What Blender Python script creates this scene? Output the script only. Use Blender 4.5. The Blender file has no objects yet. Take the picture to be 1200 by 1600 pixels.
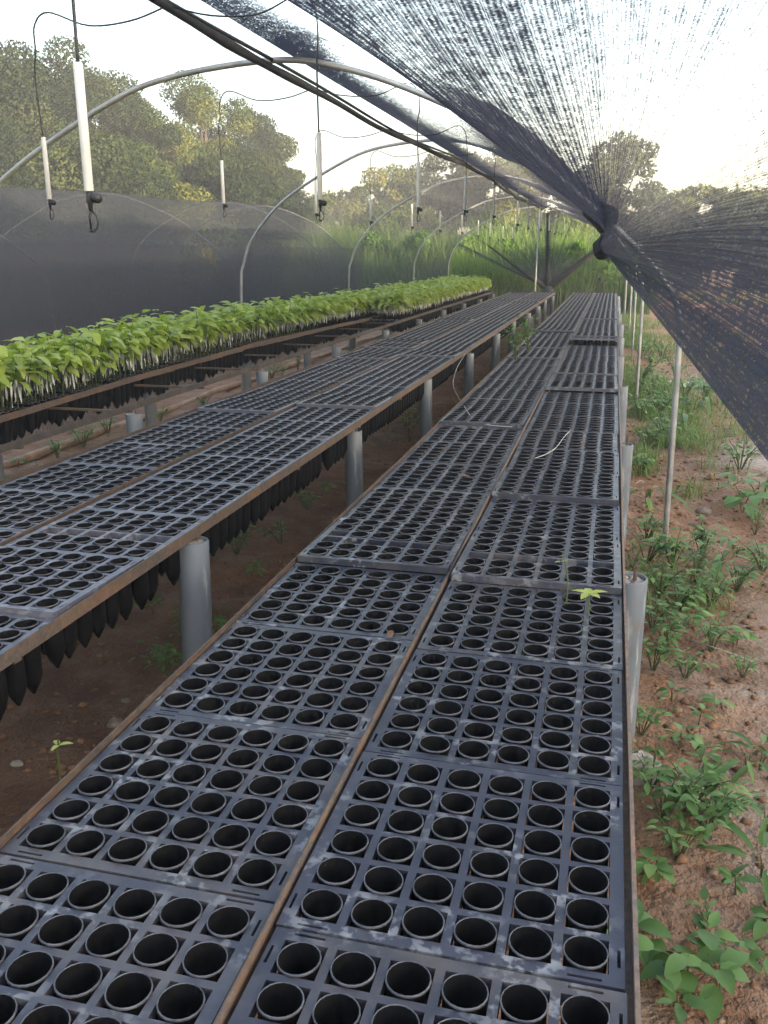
import bpy, math, random
import numpy as np
from mathutils import Vector, Matrix

# ------------------------------------------------------------------ camera, sky, sun, exposure
scene = bpy.context.scene
COL = scene.collection
random.seed(7)
rng = np.random.default_rng(7)
FPX, VPX, VPY = 1383.0, 962.0, 395.0
PITCH = math.atan((800 - VPY) / FPX)
YAW = math.atan((VPX - 600) / (FPX / math.cos(PITCH)))
CAM = np.array([0.0, 0.0, 1.62])
FW = np.array([-math.sin(YAW) * math.cos(PITCH), math.cos(YAW) * math.cos(PITCH), -math.sin(PITCH)])
RT = np.array([math.cos(YAW), math.sin(YAW), 0.0])
UP = np.cross(RT, FW)
cam_data = bpy.data.cameras.new("camera")
cam = bpy.data.objects.new("camera", cam_data)
COL.objects.link(cam)
cam_data.sensor_fit = 'VERTICAL'
cam_data.sensor_height = 24.0
cam_data.lens = FPX / 1600 * 24.0
cam_data.clip_start = 0.02
cam_data.clip_end = 1500
cam.matrix_world = Matrix(((RT[0], UP[0], -FW[0], CAM[0]), (RT[1], UP[1], -FW[1], CAM[1]), (RT[2], UP[2], -FW[2], CAM[2]), (0, 0, 0, 1)))
scene.camera = cam
scene.render.resolution_x, scene.render.resolution_y = 768, 1024

SUN_EL, SUN_AZ = 8.5, 112.0           # azimuth clockwise from +Y: low sun from the side, a little behind the camera
SKY_STRENGTH, SUN_STRENGTH, EXPOSURE = 0.15, 5.0, 2.95
world = bpy.data.worlds.new("World")
scene.world = world
world.use_nodes = True
wn = world.node_tree
wn.nodes.clear()
sky = wn.nodes.new('ShaderNodeTexSky')
sky.sky_type = 'NISHITA'
sky.sun_disc = False
sky.sun_elevation = math.radians(SUN_EL)
sky.sun_rotation = math.radians(SUN_AZ)
sky.air_density, sky.dust_density, sky.ozone_density = 1.0, 3.0, 1.0
hs = wn.nodes.new('ShaderNodeHueSaturation')
hs.inputs['Saturation'].default_value = 0.85
bg = wn.nodes.new('ShaderNodeBackground')
bg.inputs['Strength'].default_value = SKY_STRENGTH
wo = wn.nodes.new('ShaderNodeOutputWorld')
wn.links.new(sky.outputs[0], hs.inputs['Color'])
wn.links.new(hs.outputs[0], bg.inputs['Color'])
wn.links.new(bg.outputs[0], wo.inputs['Surface'])

sun_data = bpy.data.lights.new("sun", 'SUN')
sun_data.energy = SUN_STRENGTH
sun_data.angle = math.radians(0.5)
sun_data.color = (1.0, 0.80, 0.55)
sun = bpy.data.objects.new("sun", sun_data)
COL.objects.link(sun)
_e, _a = math.radians(SUN_EL), math.radians(SUN_AZ)
SUNDIR = Vector((math.sin(_a) * math.cos(_e), math.cos(_a) * math.cos(_e), math.sin(_e)))
sun.rotation_euler = (-SUNDIR).to_track_quat('-Z', 'Y').to_euler()
sun.location = (10, -10, 20)
scene.view_settings.view_transform = 'Standard'
scene.view_settings.look = 'None'
scene.view_settings.exposure = EXPOSURE
scene.view_settings.gamma = 1
scene.cycles.transparent_max_bounces = 32
scene.cycles.max_bounces = 6


# ------------------------------------------------------------------ helpers
def ray(px, py):
    return FW * FPX + RT * (px - 600) + UP * (800 - py)


def at_y(px, py, y):
    d = ray(px, py)
    return CAM + d * (y / d[1])


def at_z(px, py, z):
    d = ray(px, py)
    return CAM + d * ((z - CAM[2]) / d[2])


def at_d(px, py, dist):
    d = ray(px, py)
    return CAM + d * (dist / math.hypot(d[0], d[1]))


def project(p):
    v = np.asarray(p) - CAM
    f = v @ FW
    return 600 + FPX * (v @ RT) / f, 800 - FPX * (v @ UP) / f, f


ONES = "zero one two three four five six seven eight nine ten eleven twelve".split()
ORD = ("zeroth first second third fourth fifth sixth seventh eighth ninth tenth eleventh twelfth thirteenth fourteenth fifteenth "
       "sixteenth seventeenth eighteenth nineteenth").split()
TENS = {2: "twent", 3: "thirt", 4: "fort", 5: "fift", 6: "sixt", 7: "sevent", 8: "eight", 9: "ninet"}


def ordinal(n):
    if n < 20:
        return ORD[n]
    t, r = divmod(n, 10)
    if t < 10:
        return TENS[t] + ("ieth" if r == 0 else "y-" + ORD[r])
    h, r = divmod(n, 100)
    return ("hundredth" if h == 1 else ONES[h] + "-hundredth") if r == 0 else ("hundred-" if h == 1 else ONES[h] + "-hundred-") + ordinal(r)


class MB:
    """Collects vertices and faces of one mesh."""

    def __init__(self):
        self.v, self.f, self.mi, self.n = [], [], [], 0

    def add(self, verts, faces, mi=0):
        verts = np.asarray(verts, dtype=float).reshape(-1, 3)
        self.v.append(verts)
        for q in faces:
            self.f.append(tuple(i + self.n for i in q))
            self.mi.append(mi)
        self.n += len(verts)
        return self

    def box(self, c, s, rz=0.0, mi=0):
        x, y, z = np.array(s) / 2.0
        p = np.array([(-x, -y, -z), (x, -y, -z), (x, y, -z), (-x, y, -z), (-x, -y, z), (x, -y, z), (x, y, z), (-x, y, z)])
        if rz:
            co, si = math.cos(rz), math.sin(rz)
            p = p @ np.array([[co, si, 0], [-si, co, 0], [0, 0, 1]])
        return self.add(p + np.array(c), [(0, 3, 2, 1), (4, 5, 6, 7), (0, 1, 5, 4), (1, 2, 6, 5), (2, 3, 7, 6), (3, 0, 4, 7)], mi)

    def sweep(self, pts, rad, n=8, cap=True, mi=0):
        pts = np.asarray(pts, dtype=float)
        m = len(pts)
        rad = np.full(m, rad) if np.isscalar(rad) else np.asarray(rad)
        tan = np.gradient(pts, axis=0)
        tan /= np.linalg.norm(tan, axis=1)[:, None] + 1e-12
        ref = np.array([0.0, 0, 1]) if abs(tan[0][2]) < 0.9 else np.array([0.0, 1, 0])
        nrm = np.cross(tan[0], ref)
        nrm /= np.linalg.norm(nrm)
        vs = []
        ang = np.arange(n) * 2 * math.pi / n
        for k in range(m):
            nrm = nrm - tan[k] * (nrm @ tan[k])
            nrm /= np.linalg.norm(nrm) + 1e-12
            b = np.cross(tan[k], nrm)
            vs.append(pts[k] + rad[k] * (np.cos(ang)[:, None] * nrm + np.sin(ang)[:, None] * b))
        fs = []
        for k in range(m - 1):
            for j in range(n):
                a, c = k * n + j, k * n + (j + 1) % n
                fs.append((a, c, c + n, a + n))
        if cap:
            fs.append(tuple(range(n - 1, -1, -1)))
            fs.append(tuple(range((m - 1) * n, m * n)))
        return self.add(np.concatenate(vs), fs, mi)

    def lathe(self, prof, n=16, c=(0, 0, 0), mi=0):
        ang = np.arange(n) * 2 * math.pi / n
        vs = [np.stack([r * np.cos(ang), r * np.sin(ang), np.full(n, z)], 1) for r, z in prof]
        fs = []
        for k in range(len(prof) - 1):
            for j in range(n):
                a, b = k * n + j, k * n + (j + 1) % n
                fs.append((a, b, b + n, a + n))
        return self.add(np.concatenate(vs) + np.array(c), fs, mi)

    def mesh(self, name, mats, smooth=False):
        me = bpy.data.meshes.new(name)
        me.from_pydata(np.concatenate(self.v).tolist() if self.v else [], [], self.f)
        for m in (mats if isinstance(mats, (list, tuple)) else [mats]):
            me.materials.append(m)
        if any(self.mi):
            me.polygons.foreach_set('material_index', self.mi)
        if smooth:
            me.polygons.foreach_set('use_smooth', [True] * len(me.polygons))
        me.update()
        return me


def mesh_np(name, V, F, mats, smooth=False):
    """Fast path: F is an (n, k) array of equal-sided faces."""
    V = np.asarray(V, dtype=np.float32)
    F = np.asarray(F, dtype=np.int32)
    me = bpy.data.meshes.new(name)
    me.vertices.add(len(V))
    me.vertices.foreach_set('co', V.ravel())
    k = F.shape[1]
    me.loops.add(F.size)
    me.loops.foreach_set('vertex_index', F.ravel())
    me.polygons.add(len(F))
    me.polygons.foreach_set('loop_start', np.arange(0, F.size, k, dtype=np.int32))
    me.polygons.foreach_set('loop_total', np.full(len(F), k, dtype=np.int32))
    if smooth:
        me.polygons.foreach_set('use_smooth', np.ones(len(F), dtype=bool))
    for m in (mats if isinstance(mats, (list, tuple)) else [mats]):
        me.materials.append(m)
    me.update(calc_edges=True)
    return me


def obj(name, me, parent=None, label=None, cat=None, group=None, kind=None, loc=None):
    o = bpy.data.objects.new(name, me)
    COL.objects.link(o)
    if parent is not None:
        o.parent = parent
    if loc is not None:
        o.location = loc
    for k, v in (('label', label), ('category', cat), ('group', group), ('kind', kind)):
        if v:
            o[k] = v
    return o


def thing(name, label, cat, loc=(0, 0, 0), group=None, rz=0.0):
    o = obj(name, None, None, label, cat, group, None, loc)
    o.rotation_euler = (0, 0, rz)
    o.empty_display_size = 0.1
    return o


def rotz(a):
    c, s = math.cos(a), math.sin(a)
    return np.array([[c, -s, 0], [s, c, 0], [0, 0, 1]])


def smoothstep(a, b, x):
    t = np.clip((x - a) / (b - a), 0, 1)
    return t * t * (3 - 2 * t)


# ------------------------------------------------------------------ materials
def new_mat(name):
    m = bpy.data.materials.new(name)
    m.use_nodes = True
    nt = m.node_tree
    b = nt.nodes['Principled BSDF']
    return m, nt, b


def N(nt, t, **kw):
    n = nt.nodes.new(t)
    for k, v in kw.items():
        if k.startswith('i_'):
            key = k[2:]
            n.inputs[int(key) if key.isdigit() else key.replace('_', ' ')].default_value = v
        else:
            setattr(n, k, v)
    return n


def L(nt, a, b):
    nt.links.new(a, b)


def ramp(nt, src, stops):
    r = N(nt, 'ShaderNodeValToRGB')
    el = r.color_ramp.elements
    while len(el) < len(stops):
        el.new(0.5)
    for e, (p, c) in zip(el, stops):
        e.position = p
        e.color = c if len(c) == 4 else (*c, 1)
    L(nt, src, r.inputs[0])
    return r.outputs[0]


def mix(nt, fac, a, b, mode='MIX'):
    m = N(nt, 'ShaderNodeMix', data_type='RGBA', blend_type=mode)
    for sock, val in ((0, fac), (6, a), (7, b)):
        if isinstance(val, bpy.types.NodeSocket):
            L(nt, val, m.inputs[sock])
        else:
            m.inputs[sock].default_value = val if sock == 0 else ((*val, 1) if len(val) == 3 else val)
    return m.outputs[2]


def noise(nt, vec, scale, detail=4, rough=0.55, out=0):
    n = N(nt, 'ShaderNodeTexNoise', i_Scale=scale, i_Detail=detail, i_Roughness=rough)
    if vec is not None:
        L(nt, vec, n.inputs['Vector'])
    return n.outputs[out]


def bump(nt, b, h, strength, dist=0.02):
    n = N(nt, 'ShaderNodeBump', i_Strength=strength, i_Distance=dist)
    L(nt, h, n.inputs['Height'])
    L(nt, n.outputs[0], b.inputs['Normal'])


def obj_vec(nt, rand_shift=True):
    tc = N(nt, 'ShaderNodeTexCoord')
    if not rand_shift:
        return tc.outputs['Object']
    oi = N(nt, 'ShaderNodeObjectInfo')
    sc = N(nt, 'ShaderNodeVectorMath', operation='SCALE', i_3=37.0)
    cb = N(nt, 'ShaderNodeCombineXYZ')
    L(nt, oi.outputs['Random'], cb.inputs[0])
    L(nt, oi.outputs['Random'], cb.inputs[1])
    L(nt, cb.outputs[0], sc.inputs[0])
    ad = N(nt, 'ShaderNodeVectorMath', operation='ADD')
    L(nt, tc.outputs['Object'], ad.inputs[0])
    L(nt, sc.outputs[0], ad.inputs[1])
    return ad.outputs[0]


def mat_tray():
    m, nt, b = new_mat('black_tray_plastic')
    v = obj_vec(nt)
    oi = N(nt, 'ShaderNodeObjectInfo')
    base = ramp(nt, noise(nt, v, 9, 5), [(0.3, (0.016, 0.017, 0.029)), (0.7, (0.029, 0.0305, 0.049))])
    # middle bench and farther trays are paler: set tray by tray through the object colour
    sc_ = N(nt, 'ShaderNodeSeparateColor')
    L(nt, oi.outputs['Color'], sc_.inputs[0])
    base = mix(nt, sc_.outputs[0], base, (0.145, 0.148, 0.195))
    # dried lime splashes and dust: patches with shapes of their own
    big = noise(nt, v, 5.5, 2)
    spl = noise(nt, v, 34, 5, 0.6)
    mu = N(nt, 'ShaderNodeMath', operation='MULTIPLY')
    L(nt, ramp(nt, big, [(0.47, (0, 0, 0)), (0.62, (1, 1, 1))]), mu.inputs[0])
    L(nt, ramp(nt, spl, [(0.50, (0, 0, 0)), (0.58, (1, 1, 1))]), mu.inputs[1])
    mu2 = N(nt, 'ShaderNodeMath', operation='MULTIPLY', i_1=0.75)
    L(nt, mu.outputs[0], mu2.inputs[0])
    c = mix(nt, mu2.outputs[0], base, (0.26, 0.26, 0.27))
    dr = N(nt, 'ShaderNodeMath', operation='MULTIPLY_ADD', i_1=0.22)
    L(nt, oi.outputs['Random'], dr.inputs[0])
    L(nt, noise(nt, v, 6.0, 5, 0.65), dr.inputs[2])
    dust = ramp(nt, dr.outputs[0], [(0.58, (0, 0, 0)), (0.85, (0.55, 0.55, 0.55))])
    c = mix(nt, dust, c, (0.15, 0.125, 0.105))
    L(nt, c, b.inputs['Base Color'])
    L(nt, ramp(nt, noise(nt, v, 20, 3), [(0.3, (0.34,) * 3), (0.7, (0.50,) * 3)]), b.inputs['Roughness'])
    b.inputs['Specular IOR Level'].default_value = 0.65
    bump(nt, b, noise(nt, v, 160, 3), 0.12, 0.003)
    return m


def mat_tube():
    m, nt, b = new_mat('black_tube_plastic')
    v = obj_vec(nt)
    tc = N(nt, 'ShaderNodeTexCoord')
    sp = N(nt, 'ShaderNodeSeparateXYZ')
    c = ramp(nt, noise(nt, v, 30, 4), [(0.35, (0.0022, 0.0022, 0.0028)), (0.7, (0.0055, 0.0055, 0.0068))])
    L(nt, c, b.inputs['Base Color'])
    b.inputs['Roughness'].default_value = 0.7
    b.inputs['Specular IOR Level'].default_value = 0.10
    bump(nt, b, noise(nt, v, 120, 3), 0.1, 0.003)
    return m


def mat_rust(name='rusty_iron', bright=1.0):
    m, nt, b = new_mat(name)
    v = obj_vec(nt, False)
    n1 = noise(nt, v, 7, 6, 0.7)
    n2 = noise(nt, v, 60, 5, 0.7)
    c = ramp(nt, n1, [(0.36, (0.085 * bright, 0.075 * bright, 0.073 * bright)), (0.50, (0.135 * bright, 0.092 * bright, 0.068 * bright)),
                      (0.66, (0.21 * bright, 0.105 * bright, 0.058 * bright))])
    c = mix(nt, ramp(nt, n2, [(0.4, (0, 0, 0)), (0.75, (0.6, 0.6, 0.6))]), c, (0.30 * bright, 0.21 * bright, 0.15 * bright))
    L(nt, c, b.inputs['Base Color'])
    b.inputs['Roughness'].default_value = 0.75
    b.inputs['Metallic'].default_value = 0.15
    bump(nt, b, n2, 0.4, 0.004)
    return m


def mat_pvc():
    m, nt, b = new_mat('weathered_grey_pipe')
    v = obj_vec(nt, False)
    st = N(nt, 'ShaderNodeMapping')
    st.inputs['Scale'].default_value = (14, 14, 1.6)
    L(nt, v, st.inputs['Vector'])
    streak = noise(nt, st.outputs[0], 2.0, 5, 0.65)
    c = ramp(nt, noise(nt, v, 3, 3), [(0.35, (0.12, 0.138, 0.16)), (0.65, (0.18, 0.20, 0.23))])
    c = mix(nt, ramp(nt, streak, [(0.58, (0, 0, 0)), (0.70, (0.75,) * 3)]), c, (0.42, 0.42, 0.41))
    sp = N(nt, 'ShaderNodeSeparateXYZ')
    L(nt, v, sp.inputs[0])
    mz = N(nt, 'ShaderNodeMath', operation='MULTIPLY_ADD', i_1=-1.6)
    L(nt, sp.outputs[2], mz.inputs[0])
    L(nt, noise(nt, v, 9, 5, 0.7), mz.inputs[2])
    c = mix(nt, ramp(nt, mz.outputs[0], [(0.16, (0, 0, 0)), (0.5, (0.9,) * 3)]), c, (0.20, 0.115, 0.07))
    c = mix(nt, ramp(nt, noise(nt, v, 11, 5), [(0.57, (0, 0, 0)), (0.72, (0.6,) * 3)]), c, (0.16, 0.10, 0.065))
    L(nt, c, b.inputs['Base Color'])
    b.inputs['Roughness'].default_value = 0.55
    bump(nt, b, noise(nt, v, 80, 4), 0.15, 0.003)
    return m


def mat_simple(name, c1, c2, scale=12, rough=0.6, metallic=0.0, bmp=0.2, shift=True):
    m, nt, b = new_mat(name)
    v = obj_vec(nt, shift)
    n = noise(nt, v, scale, 5, 0.6)
    L(nt, ramp(nt, n, [(0.35, c1), (0.68, c2)]), b.inputs['Base Color'])
    b.inputs['Roughness'].default_value = rough
    b.inputs['Metallic'].default_value = metallic
    if bmp:
        bump(nt, b, noise(nt, v, scale * 6, 4), bmp, 0.005)
    return m


def mat_leaf(name, cols, trans=0.35, rough=0.5, spec=0.35):
    """Leaf: diffuse + translucent + a little gloss; hue varies leaf by leaf through the 'rnd' attribute."""
    m, nt, b = new_mat(name)
    out = nt.nodes['Material Output']
    at = N(nt, 'ShaderNodeAttribute', attribute_name='rnd')
    oi = N(nt, 'ShaderNodeObjectInfo')
    ad = N(nt, 'ShaderNodeMath', operation='MULTIPLY_ADD', i_1=0.18)
    L(nt, oi.outputs['Random'], ad.inputs[0])
    L(nt, at.outputs['Fac'], ad.inputs[2])
    fr = N(nt, 'ShaderNodeMath', operation='SUBTRACT', i_1=0.09)
    L(nt, ad.outputs[0], fr.inputs[0])
    k = len(cols)
    c = ramp(nt, fr.outputs[0], [(i / (k - 1) * 0.94 + 0.03, cc) for i, cc in enumerate(cols)])
    L(nt, c, b.inputs['Base Color'])
    b.inputs['Roughness'].default_value = rough
    b.inputs['Specular IOR Level'].default_value = spec
    tr = N(nt, 'ShaderNodeBsdfTranslucent')
    L(nt, mix(nt, 1.0, c, (1.25, 1.35, 0.6), 'MULTIPLY'), tr.inputs[0])
    ms = N(nt, 'ShaderNodeMixShader', i_0=trans)
    L(nt, b.outputs[0], ms.inputs[1])
    L(nt, tr.outputs[0], ms.inputs[2])
    L(nt, ms.outputs[0], out.inputs['Surface'])
    return m


def mat_net(name, color=(0.022, 0.023, 0.028), rib=0.5, fine=1.0, soft=0.10, scale=(1, 1), blotch=0.0):
    """Knitted shade cloth: strands of black plastic, open between; UV.x counts ribs, UV.y runs along them; 'dens' is how tightly it is gathered."""
    m, nt, b = new_mat(name)
    out = nt.nodes['Material Output']
    uv = N(nt, 'ShaderNodeUVMap', uv_map='UVMap')
    sp = N(nt, 'ShaderNodeSeparateXYZ')
    L(nt, uv.outputs[0], sp.inputs[0])
    dn = N(nt, 'ShaderNodeAttribute', attribute_name='dens')
    mp = N(nt, 'ShaderNodeMapping')
    mp.inputs['Scale'].default_value = (scale[0], scale[1], 1)
    L(nt, uv.outputs[0], mp.inputs['Vector'])
    n1 = noise(nt, mp.outputs[0], fine, 3, 0.6)
    if blotch:
        m3 = N(nt, 'ShaderNodeMapping')
        m3.inputs['Scale'].default_value = (0.26, 0.17, 1)
        L(nt, uv.outputs[0], m3.inputs['Vector'])
        nb = N(nt, 'ShaderNodeMath', operation='MULTIPLY_ADD', i_1=blotch, i_2=-0.5 * blotch)
        L(nt, noise(nt, m3.outputs[0], 1.0, 3, 0.6), nb.inputs[0])
        na_ = N(nt, 'ShaderNodeMath', operation='ADD')
        L(nt, nb.outputs[0], na_.inputs[0])
        L(nt, n1, na_.inputs[1])
        n1 = na_.outputs[0]
    # rib wave: 0..1 with one crest per unit of u
    w = N(nt, 'ShaderNodeMath', operation='MULTIPLY', i_1=2 * math.pi)
    L(nt, sp.outputs[0], w.inputs[0])
    s = N(nt, 'ShaderNodeMath', operation='SINE')
    L(nt, w.outputs[0], s.inputs[0])
    sw = N(nt, 'ShaderNodeMath', operation='MULTIPLY_ADD', i_1=0.25 * rib, i_2=0.0)
    L(nt, s.outputs[0], sw.inputs[0])
    nn = N(nt, 'ShaderNodeMath', operation='ADD')
    L(nt, n1, nn.inputs[0])
    L(nt, sw.outputs[0], nn.inputs[1])
    # compare with a threshold that falls as the cloth gets denser
    th = N(nt, 'ShaderNodeMapRange')
    th.inputs['From Min'].default_value, th.inputs['From Max'].default_value = 0.0, 1.0
    th.inputs['To Min'].default_value, th.inputs['To Max'].default_value = 0.5 + 0.24 + 0.16 * rib, 0.5 - 0.24 - 0.16 * rib
    L(nt, dn.outputs['Fac'], th.inputs['Value'])
    df = N(nt, 'ShaderNodeMath', operation='SUBTRACT')
    L(nt, nn.outputs[0], df.inputs[0])
    L(nt, th.outputs[0], df.inputs[1])
    al = N(nt, 'ShaderNodeMapRange', interpolation_type='SMOOTHSTEP')
    al.inputs['From Min'].default_value, al.inputs['From Max'].default_value = -soft, soft
    L(nt, df.outputs[0], al.inputs['Value'])
    cs_ = N(nt, 'ShaderNodeMapRange')
    cs_.inputs['From Min'].default_value, cs_.inputs['From Max'].default_value = 0.36, 0.64
    L(nt, nn.outputs[0], cs_.inputs['Value'])
    L(nt, mix(nt, cs_.outputs[0], tuple(c * 0.45 for c in color), tuple(c * 1.6 for c in color)), b.inputs['Base Color'])  # strand sheen and bluish lens flare put into the net colour
    b.inputs['Roughness'].default_value = 0.75
    b.inputs['Specular IOR Level'].default_value = 0.15
    bump(nt, b, nn.outputs[0], 0.5, 0.004)
    tl = N(nt, 'ShaderNodeBsdfTranslucent')
    tl.inputs[0].default_value = (*[c * 1.6 for c in color], 1)
    m1 = N(nt, 'ShaderNodeMixShader', i_0=0.3)
    L(nt, b.outputs[0], m1.inputs[1])
    L(nt, tl.outputs[0], m1.inputs[2])
    tp = N(nt, 'ShaderNodeBsdfTransparent')
    m2 = N(nt, 'ShaderNodeMixShader')
    L(nt, al.outputs[0], m2.inputs[0])
    L(nt, tp.outputs[0], m2.inputs[1])
    L(nt, m1.outputs[0], m2.inputs[2])
    L(nt, m2.outputs[0], out.inputs['Surface'])
    return m


def mat_ground():
    m, nt, b = new_mat('red_soil')
    v = obj_vec(nt, False)
    n1 = noise(nt, v, 0.55, 6, 0.6)
    n2 = noise(nt, v, 4.5, 6, 0.65)
    n3 = noise(nt, v, 40, 4, 0.6)
    c = ramp(nt, n1, [(0.32, (0.15, 0.066, 0.030)), (0.5, (0.245, 0.112, 0.050)), (0.66, (0.33, 0.165, 0.080))])
    c = mix(nt, ramp(nt, n2, [(0.42, (0, 0, 0)), (0.72, (0.7,) * 3)]), c, (0.42, 0.265, 0.165))
    c = mix(nt, ramp(nt, n2, [(0.24, (0.75,) * 3), (0.42, (0, 0, 0))]), c, (0.10, 0.056, 0.038))
    c = mix(nt, ramp(nt, n3, [(0.5, (0, 0, 0)), (0.75, (0.45,) * 3)]), c, (0.10, 0.055, 0.036))
    c = mix(nt, ramp(nt, noise(nt, v, 1.7, 5, 0.7), [(0.54, (0, 0, 0)), (0.70, (0.65,) * 3)]), c, (0.44, 0.35, 0.27))
    cr = N(nt, 'ShaderNodeAttribute', attribute_name='crust')
    cm = N(nt, 'ShaderNodeMath', operation='MULTIPLY')
    L(nt, cr.outputs['Fac'], cm.inputs[0])
    L(nt, ramp(nt, n2, [(0.34, (0, 0, 0)), (0.5, (1, 1, 1))]), cm.inputs[1])
    c = mix(nt, cm.outputs[0], c, (0.46, 0.37, 0.30))
    shd_at = N(nt, 'ShaderNodeAttribute', attribute_name='bench_shade')
    c = mix(nt, shd_at.outputs['Fac'], c, mix(nt, 1.0, c, (0.55, 0.50, 0.48), 'MULTIPLY'))
    oc = N(nt, 'ShaderNodeAttribute', attribute_name='sunlit_ochre')
    c = mix(nt, oc.outputs['Fac'], c, mix(nt, n2, (0.34, 0.15, 0.075), (0.50, 0.27, 0.15)))
    L(nt, c, b.inputs['Base Color'])
    L(nt, ramp(nt, n1, [(0.3, (0.7,) * 3), (0.7, (0.95,) * 3)]), b.inputs['Roughness'])
    mm = N(nt, 'ShaderNodeMath', operation='MULTIPLY_ADD', i_1=0.35)
    L(nt, n3, mm.inputs[0])
    L(nt, n2, mm.inputs[2])
    bump(nt, b, mm.outputs[0], 1.0, 0.09)
    return m


M_TRAY, M_TUBE, M_RUST, M_PVC = mat_tray(), mat_tube(), mat_rust('rusty_iron', 0.72), mat_pvc()
M_RIM = mat_simple('worn_tube_rim', (0.035, 0.036, 0.048), (0.11, 0.11, 0.125), 45, 0.45, 0, 0.05)
M_RUST3 = mat_rust('bright_rust', 1.15)
M_RUST2 = mat_rust('brown_rail', 0.52)
M_CONC = mat_simple('rough_concrete', (0.22, 0.20, 0.17), (0.38, 0.35, 0.31), 14, 0.9)
M_GALV = mat_simple('galvanised_pipe', (0.34, 0.34, 0.34), (0.52, 0.52, 0.50), 9, 0.42, 0.55, 0.05)
M_DULL = mat_simple('dull_pipe', (0.12, 0.12, 0.125), (0.22, 0.22, 0.22), 9, 0.6, 0.3, 0.05)
M_RAIL = mat_simple('dark_iron_rail', (0.045, 0.040, 0.042), (0.10, 0.075, 0.062), 11, 0.7, 0.1, 0.3, False)
M_HOSE = mat_simple('black_hose', (0.012, 0.012, 0.014), (0.028, 0.028, 0.03), 20, 0.5, 0, 0.05)
M_WHITE = mat_simple('white_pipe', (0.66, 0.65, 0.60), (0.82, 0.81, 0.77), 8, 0.45, 0, 0.03)
M_SOILP = mat_simple('potting_mix', (0.025, 0.017, 0.012), (0.06, 0.042, 0.03), 60, 0.95)
M_TAPE = mat_simple('grafting_tape', (0.55, 0.57, 0.58), (0.80, 0.82, 0.82), 40, 0.35, 0, 0.1)
M_CORD = mat_simple('pale_cord', (0.38, 0.37, 0.33), (0.5, 0.49, 0.45), 20, 0.6, 0, 0)
M_STONE = mat_simple('stone', (0.14, 0.10, 0.075), (0.27, 0.21, 0.165), 16, 0.85)
M_BARK = mat_simple('bark', (0.04, 0.033, 0.026), (0.10, 0.08, 0.062), 10, 0.9, 0, 0.6)
M_BOARD = mat_simple('weathered_board', (0.30, 0.19, 0.13), (0.48, 0.34, 0.25), 8, 0.85)
M_KNOT = mat_simple('bunched_net', (0.014, 0.015, 0.020), (0.036, 0.038, 0.050), 40, 0.7, 0, 0.6)
M_SEED = mat_leaf('seedling_leaf', [(0.19, 0.28, 0.045), (0.30, 0.40, 0.065), (0.42, 0.51, 0.10), (0.58, 0.62, 0.18)], 0.38, 0.38)
M_WEED = mat_leaf('weed_leaf', [(0.055, 0.115, 0.035), (0.09, 0.175, 0.05), (0.14, 0.25, 0.07), (0.21, 0.32, 0.09)], 0.3, 0.5)
M_STALK = mat_leaf('green_stalk', [(0.10, 0.14, 0.04), (0.17, 0.21, 0.06)], 0.1)
M_WSTEM = mat_simple('weed_stem', (0.05, 0.075, 0.02), (0.10, 0.11, 0.035), 20, 0.7, 0, 0)
M_GRASS = mat_leaf('grass_blade', [(0.07, 0.13, 0.03), (0.12, 0.21, 0.045), (0.19, 0.27, 0.07), (0.38, 0.33, 0.16)], 0.3)
M_TALL = mat_leaf('tall_grass_blade', [(0.045, 0.085, 0.022), (0.075, 0.135, 0.034), (0.12, 0.185, 0.05), (0.21, 0.24, 0.085)], 0.35)
M_BUSH = mat_leaf('bush_leaf', [(0.045, 0.10, 0.02), (0.085, 0.17, 0.03), (0.14, 0.24, 0.045), (0.22, 0.29, 0.07)], 0.35, 0.7, 0.1)
M_TREE = mat_leaf('tree_leaf_dark', [(0.011, 0.021, 0.010), (0.020, 0.034, 0.014), (0.034, 0.050, 0.019), (0.060, 0.075, 0.026)], 0.22, 0.8, 0.05)
M_TREE2 = mat_leaf('tree_leaf_sunlit', [(0.022, 0.040, 0.012), (0.048, 0.075, 0.02), (0.10, 0.12, 0.028), (0.19, 0.18, 0.045)], 0.3, 0.8, 0.05)  # yellow sunlight put into the leaf tones of the lit trees
M_NET = mat_net('shade_net_gathered', (0.044, 0.047, 0.066), rib=0.34, fine=1.0, soft=0.30, scale=(1.3, 1.5), blotch=0.55)
M_NETF = mat_net('shade_net_flat', (0.055, 0.056, 0.066), rib=0.2, fine=3.0, soft=0.55, scale=(1.0, 1.0))
M_NETR = mat_net('shade_net_roof', (0.044, 0.047, 0.066), rib=0.15, fine=1.0, soft=0.16, scale=(1.0, 1.0), blotch=0.45)
M_GROUND = mat_ground()

# ------------------------------------------------------------------ ground
def vnoise(x, y, f, seed):
    """cheap smooth value noise"""
    r = np.random.default_rng(seed)
    tab = r.random((64, 64))
    X, Y = x * f, y * f
    xi, yi = np.floor(X).astype(int), np.floor(Y).astype(int)
    fx, fy = X - xi, Y - yi
    fx, fy = fx * fx * (3 - 2 * fx), fy * fy * (3 - 2 * fy)
    g = lambda a, b: tab[a % 64, b % 64]
    return (g(xi, yi) * (1 - fx) + g(xi + 1, yi) * fx) * (1 - fy) + (g(xi, yi + 1) * (1 - fx) + g(xi + 1, yi + 1) * fx) * fy


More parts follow.
